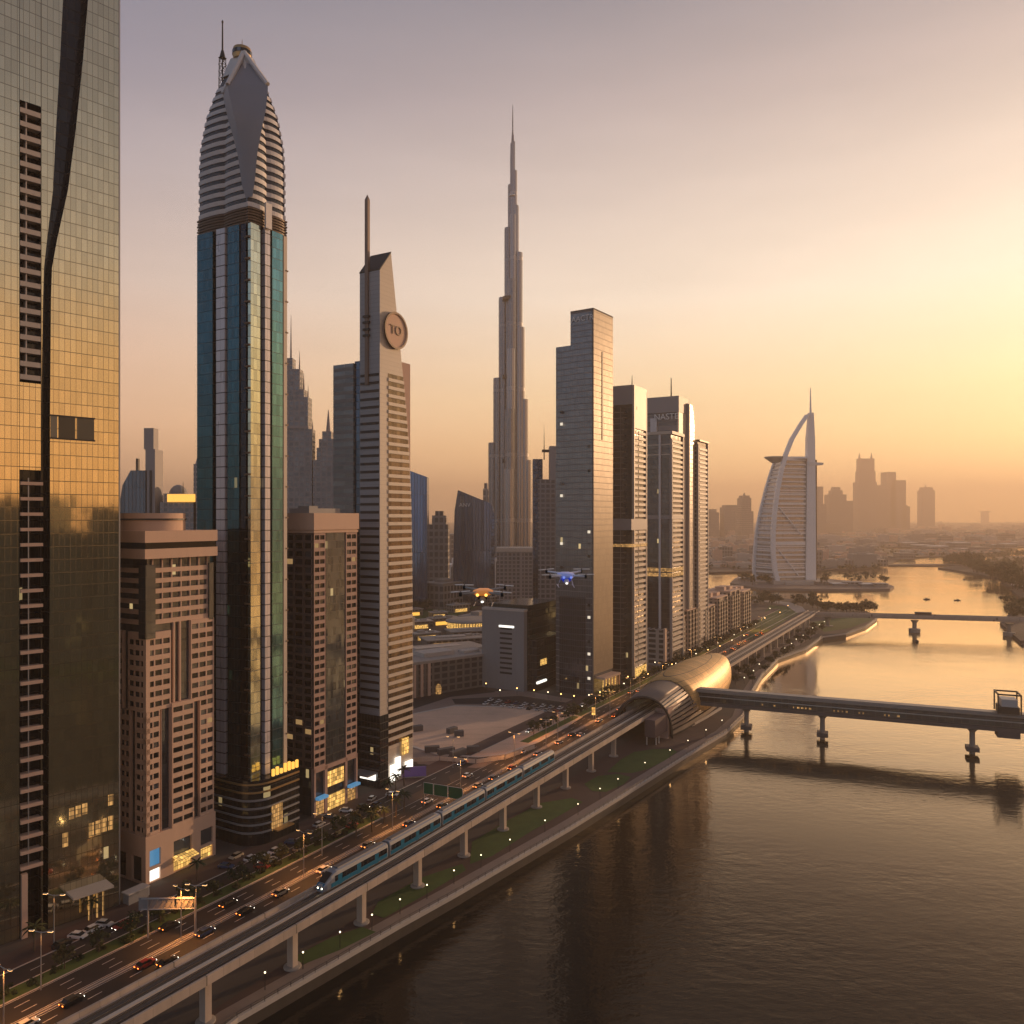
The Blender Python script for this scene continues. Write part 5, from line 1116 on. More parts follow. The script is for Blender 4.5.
# ------------------------------------------------------------------ train
M['trainwhite'] = mat('train silver', (.30, .32, .35), .3, .3, var=.05)
M['trainblue'] = mat('train blue', (.02, .17, .28), .2, .1, var=.1)
M['trainroof'] = mat('train roof', (.17, .165, .165), .5, .1, var=.2, vscale=.6)
root = thing('metro_train', 'blue and silver five-carriage metro train running on the viaduct', 'train')
tt = -2.1; carlen = 23.0
for k in range(5):
    s0 = 165 + carlen * k + .35; s1 = s0 + carlen - .7
    nose = k == 0
    st = ([s0, s0 + 1.0, s0 + 2.4, s0 + 4.2] if nose else [s0, s0 + .25]) + [s0 + carlen * f for f in (.35, .55, .75)] + [s1 - .25, s1]
    hs = ([1.5, 2.35, 3.2, 3.75] if nose else [3.65, 3.75]) + [3.75] * 4 + [3.65]
    ws = ([1.0, 1.3, 1.42, 1.45] if nose else [1.4, 1.45]) + [1.45] * 4 + [1.4]
    body, rings = MB(), []
    for s, hh, ww in zip(st, hs, ws):
        p_, l = vpath(s, s + .1)[0]
        rings.append([(p_[0] + l[0] * (tt + a * ww), p_[1] + l[1] * (tt + a * ww), p_[2] + .45 + b_) for a, b_ in ((-.85, 0), (-1, .35), (-1, hh * .72), (-.82, hh * .93), (-.5, hh), (.5, hh), (.82, hh * .93), (1, hh * .72), (1, .35), (.85, 0))])
    car = body.loft(rings).build('carriage', M['trainwhite'], root)
    p_, l = vpath(s0, s0 + .1)[0]; i0 = 2 if nose else 0
    def side_band(name, z0, z1, off, m, sa, sb, both=(1, -1)):
        for sg in both:
            b = MB(); r = []
            for s in [sa + (sb - sa) * j / 6 for j in range(7)]:
                q_, l_ = vpath(s, s + .1)[0]; a = tt + sg * off
                r.append([(q_[0] + l_[0] * a, q_[1] + l_[1] * a, q_[2] + .45 + z0), (q_[0] + l_[0] * a, q_[1] + l_[1] * a, q_[2] + .45 + z1), (q_[0] + l_[0] * (a - sg * .1), q_[1] + l_[1] * (a - sg * .1), q_[2] + .45 + z1), (q_[0] + l_[0] * (a - sg * .1), q_[1] + l_[1] * (a - sg * .1), q_[2] + .45 + z0)])
            b.loft(r).build(name, m, car)
    sa = s0 + (3.4 if nose else .5)
    side_band('window_band', 1.42, 2.72, 1.475, facade('train glass%d' % k, (.035, .045, .06), (.02, .02, .02), 1.5, 9, .12, .01, metal=.6, lit=.05, lits=.3), sa, s1 - .5)
    side_band('blue_stripe', .42, 1.40, 1.47, M['trainblue'], s0 + (2.2 if nose else .3), s1 - .3)
    for f in (.22, .5, .78):
        sc_ = s0 + carlen * f; side_band('door', .3, 2.7, 1.49, M['trainblue'], sc_ - .7, sc_ + .7)
    b = MB(); r = []
    for s in [s0 + (5 if nose else 1.2), s0 + 9, s1 - 1.2]:
        q_, l_ = vpath(s, s + .1)[0]; r.append([(q_[0] + l_[0] * (tt + a), q_[1] + l_[1] * (tt + a), q_[2] + .45 + c) for a, c in ((-.85, 3.7), (-.7, 3.95), (.7, 3.95), (.85, 3.7))])
    b.loft(r).build('roof_unit', M['trainroof'], car)
    if nose:
        r = []
        for s, zz, ww in ((s0 + .55, 1.98, .95), (s0 + 1.0, 2.38, 1.05), (s0 + 2.4, 3.24, 1.1), (s0 + 3.0, 3.45, 1.0)):
            q_, l_ = vpath(s, s + .1)[0]; r.append([(q_[0] + l_[0] * (tt + a * ww), q_[1] + l_[1] * (tt + a * ww), q_[2] + .5 + zz) for a in (-1, -.5, 0, .5, 1)])
        MB().loft(r, closed=False).build('windscreen', M['black'], car)
        for a in (-.6, .6):
            q_, l_ = vpath(s0 - .02, s0 + .1)[0]; c_ = (q_[0] + l_[0] * (tt + a), q_[1] + l_[1] * (tt + a), q_[2] + .45 + .9)
            MB().lathe([(.02, -.14), (.15, -.1), (.15, .1), (.02, .14)], c_, 8).build('headlight', M['lampsmall'], car)
        r = []
        for s, zz, ww in ((s0 + .0, .5, 1.02), (s0 + .1, 1.45, 1.02), (s0 + .55, 1.92, 1.2)):
            q_, l_ = vpath(s - .06, s + .1)[0]; r.append([(q_[0] + l_[0] * (tt + a * ww), q_[1] + l_[1] * (tt + a * ww), q_[2] + .47 + zz) for a in (-1, 0, 1)])
        MB().loft(r, closed=False).build('nose_panel', M['trainblue'], car)

# ------------------------------------------------------------------ metro station: golden shell over the tracks
def add_seams(m):
    g = G.__new__(G); g.t = m.node_tree; p = next(n for n in g.t.nodes if n.type == 'BSDF_PRINCIPLED'); src = p.inputs['Base Color'].links[0].from_socket
    tc = g.n('ShaderNodeTexCoord'); s_ = g.v('DOT_PRODUCT', tc.outputs['Object'], (UX, UY, 0)); t_ = g.v('DOT_PRODUCT', tc.outputs['Object'], (0, 0, 1.0))
    k = g.m('MAXIMUM', g.m('LESS_THAN', g.m('FRACT', g.m('DIVIDE', s_, 3.6)), .045), g.m('LESS_THAN', g.m('FRACT', g.m('DIVIDE', t_, 1.9)), .06))
    wn = g.white(g.xyz(g.m('FLOOR', g.m('DIVIDE', s_, 3.6)), g.m('FLOOR', g.m('DIVIDE', t_, 1.9)), 3.0))
    c = g.v('SCALE', src, scale=g.m('MULTIPLY_ADD', wn.outputs[0], .3, .85)); g.put(p.inputs['Base Color'], g.mix(k, c, (.12, .08, .05)))
M['shell'] = mat('golden shell', (.62, .40, .16), .50, .40, var=.10, vscale=.12, bump=.05, bscale=.4)
add_seams(M['shell'])
M['shell_front'] = mat('bronze canopy', (.22, .18, .15), .5, .35, var=.1, vscale=.2)
root = thing('metro_station', 'golden shell-shaped metro station straddling the viaduct by the footbridge', 'station')
def arch(s, w_, zc, h_, n=20, t0=0.0, a0=0.0, a1=180.0, skew=0.0):
    out = []
    for k in range(n + 1):
        a = R_(a0 + (a1 - a0) * k / n); t = t0 - w_ * math.cos(a); x, y, _ = W(s + skew * math.cos(a) * -1, t); out.append((x, y, LAND + zc + h_ * abs(math.sin(a)) ** .82))
    return out
# shell: widens then tapers to a rounded tail
pr = [(388, 12.0, 7.0, 14.4), (396, 13.6, 5.6, 16.4), (408, 14.8, 4.6, 18.2), (422, 15.0, 4.2, 19.0), (438, 14.4, 4.6, 18.6), (454, 12.8, 5.6, 16.8), (468, 10.6, 7.0, 14.4), (478, 8.2, 8.6, 11.6), (485, 5.6, 10.4, 8.0), (488, 3.0, 12.0, 4.6)]
rings = [arch(s, w_, zc, h_, 28, 1.0, skew=5 if k == 0 else (3 if k == 1 else 0)) for k, (s, w_, zc, h_) in enumerate(pr)]
o = MB().loft(rings, closed=False, cap=False).build('roof_shell', M['shell'], root, True)
md = o.modifiers.new('thickness', 'SOLIDIFY'); md.thickness = .5; md.offset = -1
# front hood with bronze top and louvred flank
pf = [(362, 11.2, 0.4, 17.6, 6), (374, 12.8, .3, 19.6, 5), (388, 13.6, .3, 20.6, 4.0), (400, 14.2, .3, 21.4, 2), (416, 14.4, .3, 21.4, 0), (440, 13.6, .3, 20.4, 0)]
top = [arch(s, w_, zc, h_, 16, 1.0, 38, 122, sk) for s, w_, zc, h_, sk in pf[:5]]
o = MB().loft(top, closed=False, cap=False).build('hood', M['shell_front'], root, True); md = o.modifiers.new('thickness', 'SOLIDIFY'); md.thickness = .4
for a0, a1 in ((0, 38), (122, 180)):
    for k in range(10):
        q0, q1 = a0 + (a1 - a0) * k / 10, a0 + (a1 - a0) * (k + .62) / 10
        o = MB().loft([arch(s, w_, zc, h_, 2, 1.0, q0, q1, sk) for s, w_, zc, h_, sk in pf], closed=False, cap=False).build('louvre', M['shell_front'], root); md = o.modifiers.new('thickness', 'SOLIDIFY'); md.thickness = .25
MB().loft([arch(s, w_ - .8, zc, h_ - .8, 24, 1.0, 0, 180, sk) for s, w_, zc, h_, sk in pf], closed=False, cap=False).build('inner_glazing', M['glassdark'], root)
rim = arch(361, 11.4, .3, 18.0, 24, 1.0, 0, 180, 6); MB().tube(rim, .55, 6).build('arch_rim', M['darksteel'], root)
MB().tube(arch(389, 13.0, 2.5, 18.6, 24, 1.0, 20, 165, 5), .4, 6).build('arch_rim', M['darksteel'], root)
b = MB(); 
x0 = [W(366, 5.2), W(366, 10.8), W(400, 11.5), W(400, 5.2)]; b.prism([(p_[0], p_[1]) for p_ in x0], LAND, LAND + 13); b.build('concourse', M['tan_d'], root)
b = MB(); x0 = [W(352, 5.4), W(352, 10.0), W(366.2, 10.6), W(366.2, 5.4)]; b.prism([(p_[0], p_[1]) for p_ in x0], LAND + 3.6, LAND + 11); b.build('entrance_hall', mat('dark violet wall', (.11, .075, .08), .7, var=.1), root)
for s, t in ((353, 6), (355, 9.4), (358, 9.6)): MB().tube([W(s, t), W(s, t, LAND + 3.6)], .3, 8).build('column', M['conc_pale'], root)
b = MB(); x0 = [W(364, -6.5), W(364, 7), W(470, 7), W(470, -6.5)]; b.prism([(p_[0], p_[1]) for p_ in x0], ZD - 3.4, ZD - 2.4); b.build('platform_slab', M['conc_dark'], root)
for t in (-7.6, 6.4): 
    b = MB(); x0 = [W(366, t - 1.2), W(366, t + 1.2), W(468, t + 1.2), W(468, t - 1.2)]; b.prism([(p_[0], p_[1]) for p_ in x0], ZD - 2.4, ZD + 1.1); b.build('platform', M['conc_pale'], root)
for k in range(7): 
    p_ = W(372 + 8 * k, -5.6 + (k % 3) * 4, ZD + 5.2); MB().lathe([(.02, -.2), (.35, 0), (.02, .2)], p_, 6).build('ceiling_light', M['lampsmall'], root)
struct(MB().sweep([(W(s, t, LAND + .0), (NX, NY)) for s, t in ((392, 13.4), (410, 15.0), (432, 16.2))], [(-.3, 0), (-.3, 1.3), (.3, 1.3), (.3, 0)]).build('kerb', M['conc_pale']))

# ------------------------------------------------------------------ covered footbridge to the right
root = thing('footbridge', 'dark covered footbridge on pale piers, from the station across the river', 'bridge')
A, B_ = Vector((88, 381.5, 0)), Vector((290, 299, 0))
ud = (B_ - A).normalized(); nd = Vector((ud.y, -ud.x, 0))
def fb(l, n_, z_): p_ = A + ud * l + nd * n_; return (p_.x, p_.y, z_)
Lb = (B_ - A).length
def fbox(mb, l0, l1, n0, n1, z0, z1, m=0): return mb.loft([[fb(l, n0, z0), fb(l, n1, z0), fb(l, n1, z1), fb(l, n0, z1)] for l in (l0, l1)], m=m)
bridge_glass = facade('footbridge glazing', (.055, .055, .058), (.10, .09, .085), 3.0, 3.2, .12, .3, metal=.6, rough=.12)
fbox(MB(), 0, Lb, -2.6, 2.6, 12.6, 17.2).build('enclosure', bridge_glass, root)
b = MB(); fbox(b, 0, Lb, -3.2, 3.2, 17.2, 18.0); fbox(b, 0, Lb, -2.2, 2.2, 18.0, 18.7); b.build('roof', mat('bridge roof metal', (.30, .27, .25), .45, .4, var=.1), root)
b = MB(); fbox(b, 0, Lb, -3.0, 3.0, 11.0, 12.6); b.build('deck', M['conc_dark'], root)
MB().loft([[fb(l, 2.65, 15.1), fb(l, 2.9, 15.1), fb(l, 2.9, 15.5), fb(l, 2.65, 15.5)] for l in (0, Lb)]).build('handrail', M['steel'], root)
for l in [30 + 1.7 * k for k in range(34)]:
    if random.random() < .5: fbox(MB(), l, l + random.uniform(.4, 1.1), 2.62, 2.72, 13.4, 14.1).build('lit_pane', M['shopdim'], root)
for k, l in enumerate((23, 56, 115, 185)):
    c = fb(l, 0, 0); b = MB(); b.lathe([(1.15, -1.5), (1.05, 9.2), (1.6, 10.0), (2.8, 11.0)], c, 14); pr_ = b.build('pier', M['conc'], root, True)
    b = MB(); fbox(b, l - 2.4, l + 2.4, -2.8, 2.8, 1.4, 3.2); b.build('pier_fender', M['conc_dark'], pr_)
# lift tower gate beside the bridge near the right edge
root = thing('lift_gate', 'dark open-framed lift gate rising over the footbridge at the right edge', 'gate tower')
l0 = 123.5
b = MB()
for dl in (0, 8.2):
    for nn in (-4.4, 4.4): fbox(b, l0 + dl, l0 + dl + .5, nn - .25, nn + .25, 18.7, 27.0)
fbox(b, l0, l0 + 8.7, -4.6, -4.1, 26.4, 27.0); fbox(b, l0, l0 + 8.7, 4.1, 4.6, 26.4, 27.0); fbox(b, l0, l0 + .5, -4.2, 4.2, 26.4, 27.0); fbox(b, l0 + 8.2, l0 + 8.7, -4.2, 4.2, 26.4, 27.0); b.build('frame', M['darksteel'], root)
b = MB(); fbox(b, l0 + .6, l0 + 8.1, -3.9, 3.9, 18.7, 21.6); b.build('cabin', M['darksteel'], root); fbox(MB(), l0 + 1.6, l0 + 7.4, -3.4, 3.6, 21.6, 24.6).build('cabin_window', mat('frosted glass', (.5, .5, .5), .4), root)
b = MB(); fbox(b, l0 + .2, l0 + 8.4, -3.4, 3.4, 8.6, 11.0); b.build('base', M['conc_dark'], root)

# ------------------------------------------------------------------ far road bridge
root = thing('road_bridge', 'long low concrete road bridge crossing the river beyond the footbridge', 'bridge')
A2, B2 = Vector((262, 718, 0)), Vector((620, 610, 0)); u2 = (B2 - A2).normalized(); n2 = Vector((u2.y, -u2.x, 0)); L2 = (B2 - A2).length
def rb(l, n_, z_): p_ = A2 + u2 * l + n2 * n_; return (p_.x, p_.y, z_ + 1.3 * math.sin(math.pi * min(1, max(0, l / L2))))
def rbox(mb, n0, n1, z0, z1): return mb.loft([[rb(L2 * k / 14, n0, z0), rb(L2 * k / 14, n1, z0), rb(L2 * k / 14, n1, z1), rb(L2 * k / 14, n0, z1)] for k in range(15)])
rbox(MB(), -5, 5, 11.2, 13.6).build('deck', M['viaduct'], root); rbox(MB(), 5, 5.5, 12.6, 14.7).build('parapet', M['viaduct'], root); rbox(MB(), -5.5, -5, 12.6, 14.7).build('parapet', M['viaduct'], root)
for l in (20, 90, 162, 236, 310):
    c = rb(l, 0, 0); pr_ = MB().lathe([(1.9, -2.5), (1.7, 8.4), (3.4, 10.8)], (c[0], c[1], 0), 12).build('pier', M['conc'], root, True)
    MB().lathe([(4.6, .2), (4.6, 3.4), (2, 3.6)], (c[0], c[1], 0), 12).build('pier_fender', M['conc'], pr_)
# bus on the far bridge
bx, by, bz = rb(97, -1.5, 13.62); root = thing('bus', 'small dark bus crossing the far road bridge', 'bus', (bx, by, bz), math.atan2(u2.y, u2.x))
MB().loft([[(x, -1.3, .4), (x, 1.3, .4), (x, 1.3, 3.1), (x, .9, 3.3), (x, -.9, 3.3), (x, -1.3, 3.1)] for x in (-6.5, 6.5)]).build('body', M['conc_dark'], root)
for y in (-1.32, 1.28): MB().box(-6, 6, y, y + .04, 1.5, 2.6).build('window_band', M['pane'], root)
for x in (-4.2, 3.8):
    for y in (-1.2, 1.2): MB().tube([(x, y - .15, .45), (x, y + .15, .45)], .48, 10).build('wheel', M['rubber'], root)
# ------------------------------------------------------------------ cars
paintc = {'white': (.72, .71, .69), 'silver': (.42, .42, .42), 'black': (.02, .02, .022), 'grey': (.15, .15, .155), 'red': (.30, .03, .025), 'beige': (.45, .37, .27), 'blue': (.04, .07, .16)}
carm = {k: mat(k + ' car paint', v, .28, .15, spec=.6) for k, v in paintc.items()}
M['carglass'] = mat('car glass', (.015, .017, .02), .08, .4)
def car_meshes():
    d = {}
    sec = [(-2.2, .62, .84, .80), (-2.1, .36, .92, .86), (-1.2, .30, .98, .9), (0, .28, .95, .92), (1.0, .30, .92, .9), (1.9, .36, .78, .86), (2.2, .55, .66, .74)]
    b = MB().loft([[(x, -w_, lo), (x, w_, lo), (x, w_ * 1.0, (lo + hi) / 2 + .05), (x, w_ * .94, hi), (x, -w_ * .94, hi), (x, -w_, (lo + hi) / 2 + .05)] for x, lo, hi, w_ in sec])
    b.box(-1.15, .55, -.62, .62, 1.40, 1.45)
    for k, v in carm.items(): d['body_' + k] = b.mesh('body', v, True)
    d['cabin'] = MB().loft([[(-1.85, -.78, .93), (1.25, -.78, .93), (1.25, .78, .93), (-1.85, .78, .93)], [(-1.25, -.64, 1.40), (.62, -.64, 1.40), (.62, .64, 1.40), (-1.25, .64, 1.40)]]).mesh('cabin_glass', M['carglass'])
    d['wheel'] = MB().tube([(0, -.12, 0), (0, .12, 0)], .33, 10).mesh('wheel', M['rubber'])
    d['head'] = MB().box(-.05, .06, -.17, .17, -.07, .07).mesh('headlight', M['head']); d['tail'] = MB().box(-.05, .05, -.16, .16, -.07, .07).mesh('tail_light', M['tail'])
    d['headoff'] = MB().box(-.05, .06, -.17, .17, -.07, .07).mesh('headlight', M['steel']); d['tailoff'] = MB().box(-.05, .05, -.16, .16, -.07, .07).mesh('tail_light', mat('red lens', (.2, .01, .01), .3))
    return d
CM = car_meshes()
def car(color, loc, rz, label, group, lights=False, simple=False, name='car'):
    t = thing(name, label, 'car', loc, rz, group)
    inst('body', CM['body_' + color], t); inst('cabin_glass', CM['cabin'], t)
    for x in (-1.35, 1.38):
        for y in (-.8, .8): inst('wheel', CM['wheel'], t, (x, y, .33))
    if not simple or lights:
        for y in (-.6, .6): inst('headlight', CM['head' if lights else 'headoff'], t, (2.14, y, .60)); inst('tail_light', CM['tail' if lights else 'tailoff'], t, (-2.17, y, .74))
    return t
RZS = RZ_ST
cols = ['white', 'white', 'silver', 'black', 'grey', 'white', 'beige', 'silver', 'red', 'white', 'black', 'blue']
park = [(78, 938), (93, 931), (62, 946), (50, 926), (262, 868), (274, 853), (300, 850), (292, 844), (308, 835), (284, 828), (319, 826), (252, 842), (251, 860), (346, 812), (339, 836), (362, 808), (352, 827), (380, 811), (236, 858), (226, 868), (330, 818), (160, 908), (104, 926), (372, 800), (392, 796), (270, 862)]
for k, (px, py) in enumerate(park):
    c = cols[(k * 5) % len(cols)]; rz = RZS + random.choice((0, 0, math.pi, .25, -1.2))
    where = 'in the forecourt left of the tan tower' if px < 170 else ('outside the teal and brown towers' if px < 312 else 'by the brown slab tower shops')
    car(c, gp(px, py), rz, '%s car parked %s, %s from left' % (c, where, nth(sorted(q_[0] for q_ in park if (q_[0] < 170) == (px < 170) and (q_[0] < 312) == (px < 312)).index(px))), 'cars parked before the towers')
for k in range(22):
    f = k / 22; px = 486 + 96 * f; py = (700.5 if k % 2 else 704.5) + 11 * f; c = random.choice(cols)
    car(c, gp(px, py), R_(60 + random.choice((0, 180))) , '%s car in the row beyond the sandy lot, %s from the left' % (c, nth(k)), 'cars parked beyond the sandy lot', simple=True)
# traffic with lamps on: outbound lanes show tails, inbound lanes show headlights
k = 0
for lane, t, dirn, gap in (('second lane from the towers', -34.2, 0, 60), ('lane nearest the towers', -37.0, 0, 75), ('lane beside the median', -27.4, 0, 10), ('second lane from the median', -24.2, 0, 34), ('third lane from the median', -20.6, 0, 44)):
    s = 40.0 + random.uniform(0, 15); j = 0
    while s < 720:
        c = random.choice(cols); x, y, z_ = W(s, t + dt(s) + random.uniform(-.3, .3), LAND + .03)
        car(c, (x, y, z_), RZS, '%s car with lit tail lights, %s, %s from near end' % (c, lane, nth(j)), 'cars driving on the main road', lights=True, simple=s > 420)
        s += gap * random.uniform(.6, 1.7) * (1 + s / 500); j += 1
j = 0; s = 75
while s < 640:
    c = random.choice(cols); x, y, z_ = W(s, -46.9 + dt(s), LAND + .03); car(c, (x, y, z_), RZS + math.pi, '%s car facing us on the service road, %s from the near end' % (c, nth(j)), 'cars on the service road', lights=True, simple=True); s += random.uniform(20, 60); j += 1

# ------------------------------------------------------------------ lamps, gantries, signs
post = MB().lathe([(.16, 0), (.15, 1), (.09, 11.6), (.09, 12)], n=8).mesh('pole', M['steel'], True)
armm = MB().tube([(0, -2.0, 12.1), (0, 0, 11.8), (0, 2.0, 12.1)], .07, 6).mesh('arm', M['steel'])
headm = MB().loft([[(-.22, -.55, 0), (.22, -.55, 0), (.22, .55, 0), (-.22, .55, 0)], [(-.14, -.5, .14), (.14, -.5, .14), (.14, .5, .14), (-.14, .5, .14)]]).mesh('lamp_head', M['steel'])
glowm = MB().box(-.2, .2, -.5, .5, -.06, -.01).mesh('lamp_glass', M['lampglow'])
def street_lamp(loc, rz, label, power, group='tall street lamps'):
    t = thing('street_lamp', label, 'street lamp', loc, rz, group); inst('pole', post, t); inst('arm', armm, t)
    for y in (-2.1, 2.1): h_ = inst('lamp_head', headm, t, (0, y, 12.1)); inst('lamp_glass', glowm, h_)
    if power:
        l = bpy.data.lights.new('street_light', 'SPOT'); l.spot_size = R_(138); l.spot_blend = .7; l.energy = power; l.color = (1.0, .37, .08); l.shadow_soft_size = 1.0
        o = bpy.data.objects.new('street_light', l); COL.objects.link(o); o.parent = t; o.location = (0, 0, 11.3)
    return t
for k, s in enumerate([112, 150, 188, 226, 264, 302, 340, 380, 425, 475, 530, 590, 655, 725]):
    street_lamp(W(s, -29.8 + dt(s), LAND + .1), RZS, 'tall double-armed street lamp on the road median, %s from the near end' % nth(k), 9000)
for k, (px, py) in enumerate([(41, 990), (54, 948), (546, 748), (453, 768), (610, 716), (640, 700), (322, 856), (196, 937)]):
    street_lamp(gp(px, py), RZS + .4, ['street lamp nearest the bottom left corner', 'street lamp beside the glass tower forecourt', 'street lamp at the right corner of the sandy lot', 'street lamp near the green signs', 'street lamp left of the station approach', 'street lamp just left of the station mouth', 'street lamp in front of the brown slab tower', 'street lamp at the grey sign gantry'][k], 900)
gpost = MB().lathe([(.09, 0), (.06, 3.4)], n=8).mesh('pole', M['darksteel'])
globe = MB().lathe([(.02, -.26), (.2, -.2), (.28, 0), (.2, .2), (.02, .26)], n=10).mesh('globe', M['lampwhite'], True)
globe_o = MB().lathe([(.02, -.26), (.2, -.2), (.28, 0), (.2, .2), (.02, .26)], n=10).mesh('globe', M['lampglow'], True)
pl = [(265, 990), (340, 948), (400, 914), (454, 884), (510, 852), (545, 832), (578, 815), (618, 789), (645, 772), (670, 759), (688, 749), (706, 738), (722, 728), (600, 799), (481, 868), (427, 899), (372, 930), (303, 969)]
for k, (px, py) in enumerate(sorted(pl)):
    t = thing('promenade_lamp', 'small globe lamp on the promenade lawn edge, %s counting from bottom left' % nth(k), 'promenade lamp', gp(px, py), 0, 'globe lamps along the promenade'); inst('pole', gpost, t); inst('globe', globe, t, (0, 0, 3.6), sc=.7)
    if k % 2 == 0:
        l = bpy.data.lights.new('globe_light', 'POINT'); l.energy = 60; l.color = (1.0, .62, .28); l.shadow_soft_size = .3; o = bpy.data.objects.new('globe_light', l); COL.objects.link(o); o.parent = t; o.location = (0, 0, 4.1)
j = 0
for s in range(500, 790, 24):
    for t_ in (9, -40):
        t = thing('promenade_lamp', 'small lamp %s the far viaduct, %s from the station' % ('on the river side of' if t_ > 0 else 'across the road from', nth((s - 500) // 24)), 'lamp', W(s, t_ + random.uniform(-2, 2)), 0, 'small lamps beyond the station'); inst('pole', gpost, t); inst('globe', globe, t, (0, 0, 3.6), sc=1.6 if False else None)
dots = [(500, 697), (517, 695), (534, 697), (548, 699), (561, 701), (574, 703), (589, 702), (600, 699), (612, 694), (624, 690), (636, 685), (648, 680), (660, 676), (672, 670), (684, 664), (696, 659), (708, 655), (720, 651), (732, 645), (744, 640), (455, 690), (470, 688), (440, 686), (486, 690), (418, 690), (425, 672), (412, 655), (430, 634), (447, 631), (470, 636), (486, 628), (420, 600), (440, 598), (462, 598), (480, 600), (505, 604), (522, 606), (610, 688), (628, 683), (655, 668), (690, 655), (735, 636), (752, 629), (765, 622), (780, 616), (770, 612), (788, 609)]
for k, (px, py) in enumerate(dots):
    where = 'by the sandy lot' if py > 684 and px < 600 else ('left of the grey hall' if px < 525 else 'at the foot of the tower row')
    t = thing('small_street_lamp', 'small glowing street lamp %s, %s from left' % (where, nth(sum(1 for q_ in dots if q_[0] < px))), 'street lamp', gp(px, py), 0, 'small street lamps of the side streets'); inst('pole', gpost, t); inst('globe', globe_o if k % 3 else globe, t, (0, 0, 3.7), sc=1.25)
t = thing('quay_railing', 'thin dark railing with posts along the river edge of the promenade', 'railing')
rp = lat_path(QUAY[1:], LAND + .55); pts = []
for (p0, l0_), (p1, l1_) in zip(rp, rp[1:]):
    n = max(1, int((Vector(p1) - Vector(p0)).length / 3.0)); pts += [tuple(Vector(p0).lerp(Vector(p1), j / n)) for j in range(n)]
b = MB()
for p_ in pts: b.box(p_[0] - .05, p_[0] + .05, p_[1] - .05, p_[1] + .05, p_[2], p_[2] + .95)
b.build('posts', M['darksteel'], t)
for z_ in (.45, .95): MB().tube([(p_[0], p_[1], p_[2] + z_) for p_ in pts], .05, 5).build('rail', M['darksteel'], t)
# grey overhead gantry
a, c = Vector(gp(148, 938)), Vector(gp(195, 937)); rz = math.atan2((c - a).y, (c - a).x); ln = (c - a).length
t = thing('sign_gantry', 'grey overhead sign gantry seen from behind, over the road near the tan tower', 'sign gantry', tuple(a), rz)
MB().box(-.15, .15, -.15, .15, 0, 9.2).build('post', M['steel'], t); MB().box(ln - .15, ln + .15, -.15, .15, 0, 9.2).build('post', M['steel'], t)
b = MB(); 
for z_ in (6.6, 9.0): b.tube([(-1.5, 0, z_), (ln, 0, z_)], .14, 6)
n = 9
for k in range(n): b.tube([(ln * k / n, 0, 6.6), (ln * (k + 1) / n, 0, 9.0)], .08, 4)
b.build('truss', M['steel'], t)
MB().box(-2.2, ln * .55, .2, .32, 6.3, 9.2).build('sign_back', M['grey_clad'], t); MB().box(ln * .6, ln * .95, .2, .32, 6.3, 9.2).build('sign_back', M['grey_clad'], t)
# green direction signs
a, c = Vector(gp(424, 806)), Vector(gp(464, 813)); rz = math.atan2((c - a).y, (c - a).x); ln = (c - a).length
t = thing('direction_sign', 'row of three green direction signs on a gantry over the slip road', 'road sign', tuple(a), rz)
M['signgreen'] = mat('sign green', (.015, .13, .055), .5)
b = MB(); b.box(-.12, .12, -.12, .12, 0, 7.6); b.box(ln - .12, ln + .12, -.12, .12, 0, 7.6); b.build('post', M['steel'], t); MB().tube([(0, 0, 6.0), (ln, 0, 6.0)], .14, 6).build('beam', M['steel'], t)
for k, (u0, u1) in enumerate(((.01, .24), (.27, .60), (.63, .97))):
    sg = MB().box(ln * u0, ln * u1, -.34, -.22, 4.4, 8.0).build('sign_face', M['signgreen'], t)
    MB().box(ln * u0 - .1, ln * u1 + .1, -.30, -.2, 4.3, 8.1).build('sign_border', M['white'], sg)
t = thing('advertising_board', 'purple lit hoarding beside the emblem tower entrance', 'hoarding', gp(414, 778), R_(10)); MB().box(-4.5, 4.5, -.2, .2, .6, 4.2).build('panel', mat('purple hoarding', (.12, .08, .2), .5, emit=(.25, .12, .4), estr=.08), t); MB().box(-4.7, 4.7, -.25, -.1, .2, .6).build('frame', M['steel'], t)
t = thing('lit_billboard', 'small upright glowing yellow board by the road left of the station', 'billboard', gp(593.5, 718), R_(-10)); MB().box(-.9, .9, -.2, .2, 1.5, 5.2).build('panel', M['shop'], t); MB().box(-.15, .15, -.1, .1, 0, 1.5).build('post', M['steel'], t)
# white bus shelter like kiosk at lower left
t = thing('kiosk', 'small grey kiosk with white board beside the tan tower corner', 'kiosk', gp(125, 905), RZS); MB().box(0, 6, -1.5, 1.5, 2.6, 2.9).build('roof', M['conc_pale'], t); MB().box(.2, 5.8, -1.2, 1.2, 0, 2.6).build('wall', M['grey_clad'], t); MB().box(5.9, 6.1, -1, 1, .3, 2.8).build('board', M['white'], t)

